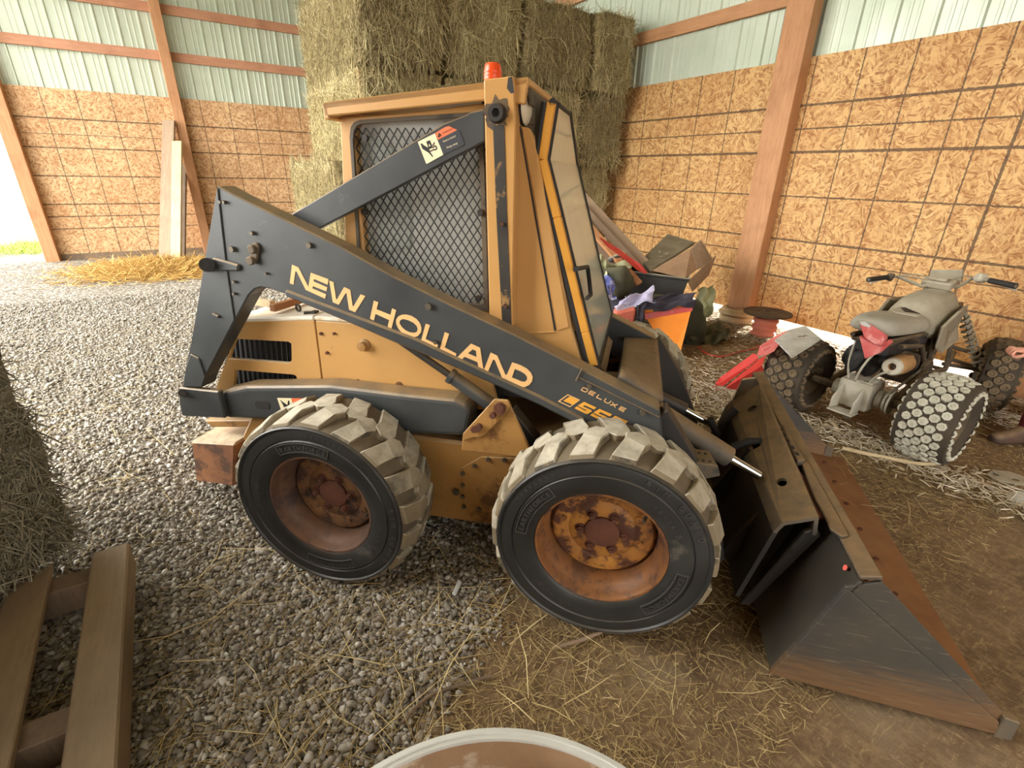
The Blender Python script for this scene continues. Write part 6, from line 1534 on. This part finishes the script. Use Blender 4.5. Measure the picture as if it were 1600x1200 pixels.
mb = MB(); mb.lathe([(Rd - .016, Hd - .004), (Rd - .022, Hd - .05), (Rd - .026, Hd - .25), (Rd - .03, .40)], (0, 0, 0), (0, 0, 1), 80); mb.build('inner_wall', M['drum_inside'], drum, smooth=50)
mb = MB(); mb.lathe([(.0001, Hd - .085), (.12, Hd - .08), (.2, Hd - .088), (Rd - .022, Hd - .075), (Rd - .024, Hd - .12)], (0, 0, 0), (0, 0, 1), 48); mb.build('contents', M['mash'], drum, smooth=50)
k = 90; th_ = rs.uniform(0, 6.28, k); rr_ = np.sqrt(rs.uniform(0, 1, k)) * .2
o_ = blades('straw', k, None, None, .06, .2, .0016, M['straw'], None, None, hz=lambda P_: np.full(len(P_), Hd - .078), pos=np.stack([rr_ * np.cos(th_), rr_ * np.sin(th_)], 1), tilt=.1, parent=drum)

# ================================================================== person kneeling at the right edge
M['skin'] = flat('skin', srgb(226, 164, 138), .55, 0, Subsurface_Weight=.1)
M['trousers'] = worn('burgundy_trousers', srgb(120, 40, 44), srgb(100, 32, 38), 9, .85, 0, bump=.1)
M['boot'] = worn('brown_boot', srgb(84, 62, 48), srgb(66, 48, 38), 8, .7, 0, dust=srgb(150, 124, 92), dust_amt=.8, bump=.1)
M['shirt'] = worn('grey_shirt', srgb(110, 112, 120), srgb(92, 94, 104), 8, .9, 0, bump=.1)
M['hair'] = flat('brown_hair', srgb(70, 48, 34), .7)
_d = Vector((-.84, .54, 0)).normalized(); _l = Vector((-_d.y, _d.x, 0))
pp0 = on_ground((1594, 693), .0) - _d * -.03 - _l * .13
FH = bp((1592, 548), x=4.26) - pp0; FH = Vector((FH.dot(_d), FH.dot(_l), FH.z))
per = thing('person', 'person kneeling at the right edge with clenched fist forward, burgundy boot tops showing', 'person', (pp0.x, pp0.y, pp0.z), math.atan2(.54, -.84))
# local: x forward (towards the left of the photo), y to the person's left, z up
def skin(name, joints, edges, m, parent, root=0, sub=2):
    me = bpy.data.meshes.new(name); me.from_pydata([j[:3] for j in joints], edges, []); o_ = bpy.data.objects.new(name, me); COL.objects.link(o_)
    if parent: o_.parent = parent
    md = o_.modifiers.new('skin', 'SKIN'); md.use_smooth_shade = True
    for i, j in enumerate(joints):
        r = j[3] if isinstance(j[3], tuple) else (j[3], j[3]); me.skin_vertices[0].data[i].radius = r; me.skin_vertices[0].data[i].use_root = i == root
    s_ = o_.modifiers.new('sub', 'SUBSURF'); s_.levels = s_.render_levels = sub
    if m: me.materials.append(m)
    return o_
J = [(-.42, 0, .50, (.15, .12)), (-.40, 0, .66, (.145, .105)), (-.36, 0, .82, (.155, .11)), (-.33, 0, .98, (.16, .10)), (-.32, 0, 1.05, .06), (-.30, 0, 1.12, .055), (-.29, 0, 1.22, (.078, .095)), (-.285, 0, 1.31, (.07, .085)),
     (-.33, .19, .98, .062), (-.24, .24, .76, .05), (FH.x - .24, FH.y + .05, FH.z + .06, .04), (FH.x - .05, FH.y, FH.z, .03),
     (-.33, -.19, .98, .062), (-.36, -.26, .74, .05), (-.30, -.20, .56, .038), (-.24, -.15, .53, .03),
     (-.40, .10, .48, .095), (-.27, .12, .49, .085), (-.26, .13, .45, .065), (-.14, .13, .26, .055), (-.035, .13, .10, .042),
     (-.40, -.10, .46, .095), (-.42, -.12, .26, .08), (-.38, -.13, .07, .062), (-.56, -.13, .055, .052), (-.76, -.13, .05, .042)]
E_ = [(0, 1), (1, 2), (2, 3), (3, 4), (4, 5), (5, 6), (6, 7), (3, 8), (8, 9), (9, 10), (10, 11), (3, 12), (12, 13), (13, 14), (14, 15), (0, 16), (16, 17), (17, 18), (18, 19), (19, 20), (0, 21), (21, 22), (22, 23), (23, 24), (24, 25)]
body = skin('body', J, E_, M['skin'], per)
# clothing shells over the same joints
def shell_(name, idx, grow, m):
    mp = {k: i for i, k in enumerate(idx)}
    return skin(name, [J[k][:3] + (tuple(r + grow for r in J[k][3]) if isinstance(J[k][3], tuple) else J[k][3] + grow,) for k in idx], [(mp[a_], mp[b_]) for a_, b_ in E_ if a_ in mp and b_ in mp], m, per)
shell_('trousers', [0, 16, 17, 18, 19, 20, 21, 22, 23, 24, 25], .012, M['trousers'])
shell_('shirt', [0, 1, 2, 3, 8, 9, 12, 13], .012, M['shirt'])
mb = MB(); mb.blob((-.30, 0, 1.27), (.10, .085, .10), 3, 3, .05); mb.build('hair', M['hair'], per, smooth=60)
mb = MB()
for s in (1, -1): mb.blob((-.208, .03 * s, 1.235), (.010, .014, .009), 1, 2, 0); mb.blob((-.29, .082 * s, 1.22), (.022, .010, .030), 2, 2, .05)
mb.blob((-.195, 0, 1.205), (.018, .014, .026), 4, 2, .05); mb.blob((-.205, 0, 1.165), (.008, .026, .007), 5, 2, 0); mb.build('face', M['skin'], per, smooth=60)
# boots
for bx, by_, bz, pitch in ((-.03, .13, 0, 0), (-.80, -.13, .02, -70)):
    mb = MB()
    secs = [(-.075, .036, .0, .10), (-.05, .043, .0, .15), (.0, .045, .0, .155), (.06, .043, .0, .105), (.12, .047, .0, .085), (.175, .044, .0, .07), (.205, .028, .008, .05)]
    rows_ = [[V(x, -w_, z0), V(x, -w_, z0 + (z1 - z0) * .5), V(x, -w_ * .6, z1), V(x, w_ * .6, z1), V(x, w_, z0 + (z1 - z0) * .5), V(x, w_, z0)] for x, w_, z0, z1 in secs]
    n_ = 6; mb.add([v for r in rows_ for v in r], [(i * n_ + j, i * n_ + (j + 1) % n_, (i + 1) * n_ + (j + 1) % n_, (i + 1) * n_ + j) for i in range(len(rows_) - 1) for j in range(n_)] + [tuple(range(n_))[::-1], tuple(range((len(rows_) - 1) * n_, len(rows_) * n_))])
    bo = mb.build('boot', M['boot'], per, smooth=60, sub=2); bo.location = (bx, by_, bz + .004); bo.rotation_euler = (0, R(pitch) * -1, 0)
    mb = MB(); mb.tube([(-.015, 0, .10), (-.012, 0, .20)], [.056, .060], 18); mb.build('boot_shaft', M['trousers'], bo, smooth=60)
# fists: palm, four bent fingers of different lengths, thumb across
def fist(w, ax_, up_):
    ax_ = Vector(ax_).normalized(); up_ = Vector(up_); up_ = (up_ - ax_ * up_.dot(ax_)).normalized(); sd_ = ax_.cross(up_); w = Vector(w)
    f = lambda a_, b_, c_: tuple(w + ax_ * a_ + sd_ * b_ + up_ * c_)
    root = [f(-.03, 0, 0) + (.026,), f(.0, 0, .0) + ((.030, .022),), f(.04, 0, .004) + ((.034, .018),), f(.065, 0, .006) + ((.032, .015),)]
    skin('hand', root, [(0, 1), (1, 2), (2, 3)], M['skin'], per)
    for b_, l_, r_ in ((-.030, .9, .0085), (-.010, 1.0, .0092), (.010, .95, .009), (.029, .8, .0078)):
        skin('finger', [f(.045, b_ * .9, .008) + (r_,), f(.078, b_, .010) + (r_ * 1.05,), f(.078 + .012 * l_, b_, -.022 * l_) + (r_,), f(.060, b_ * .95, -.036 * l_) + (r_ * .95,), f(.038, b_ * .95, -.028 * l_) + (r_ * .85,)], [(0, 1), (1, 2), (2, 3), (3, 4)], M['skin'], per)
    skin('thumb', [f(.010, -.026, -.004) + (.013,), f(.034, -.040, -.016) + (.0115,), f(.060, -.034, -.030) + (.0105,), f(.076, -.014, -.036) + (.0085,)], [(0, 1), (1, 2), (2, 3)], M['skin'], per)
fist((FH.x - .05, FH.y, FH.z), (.9, -.2, -.05), (0, .1, 1))
fist((-.24, -.15, .53), (.9, .3, -.2), (0, -.1, 1))
# ================================================================== light
wd = bpy.data.worlds.new('world'); SC.world = wd; wd.use_nodes = True
nt = wd.node_tree; bg = nt.nodes['Background']
bg.inputs[0].default_value = (1.0, .985, .95, 1); bg.inputs[1].default_value = 1.0
# bright hazy sky, much brighter low over the open left side of the barn
tc = nt.nodes.new('ShaderNodeTexCoord'); sp = nt.nodes.new('ShaderNodeSeparateXYZ'); nt.links.new(tc.outputs['Generated'], sp.inputs[0])
mr = nt.nodes.new('ShaderNodeMapRange'); nt.links.new(sp.outputs[0], mr.inputs[0])
mr.inputs[1].default_value = -.1; mr.inputs[2].default_value = -.95; mr.inputs[3].default_value = 4.5; mr.inputs[4].default_value = 19.0; mr.interpolation_type = 'SMOOTHSTEP'
nt.links.new(mr.outputs[0], bg.inputs[1])
sun_d = bpy.data.lights.new('sun', 'SUN'); sun_d.energy = 60.0; sun_d.angle = R(1.0); sun_d.color = (1, .94, .84)
sun = bpy.data.objects.new('sun', sun_d); COL.objects.link(sun)
sun.rotation_euler = Vector((-.96, -.2, -.145)).to_track_quat('-Z', 'Y').to_euler()
SC.view_settings.view_transform = 'Standard'; SC.view_settings.look = 'None'; SC.view_settings.gamma = 1; SC.view_settings.use_curve_mapping = False
SC.view_settings.exposure = -0.45
SC.cycles.max_bounces = 8; SC.cycles.diffuse_bounces = 5; SC.cycles.use_denoising = True
SC.cycles.sample_clamp_indirect = 6
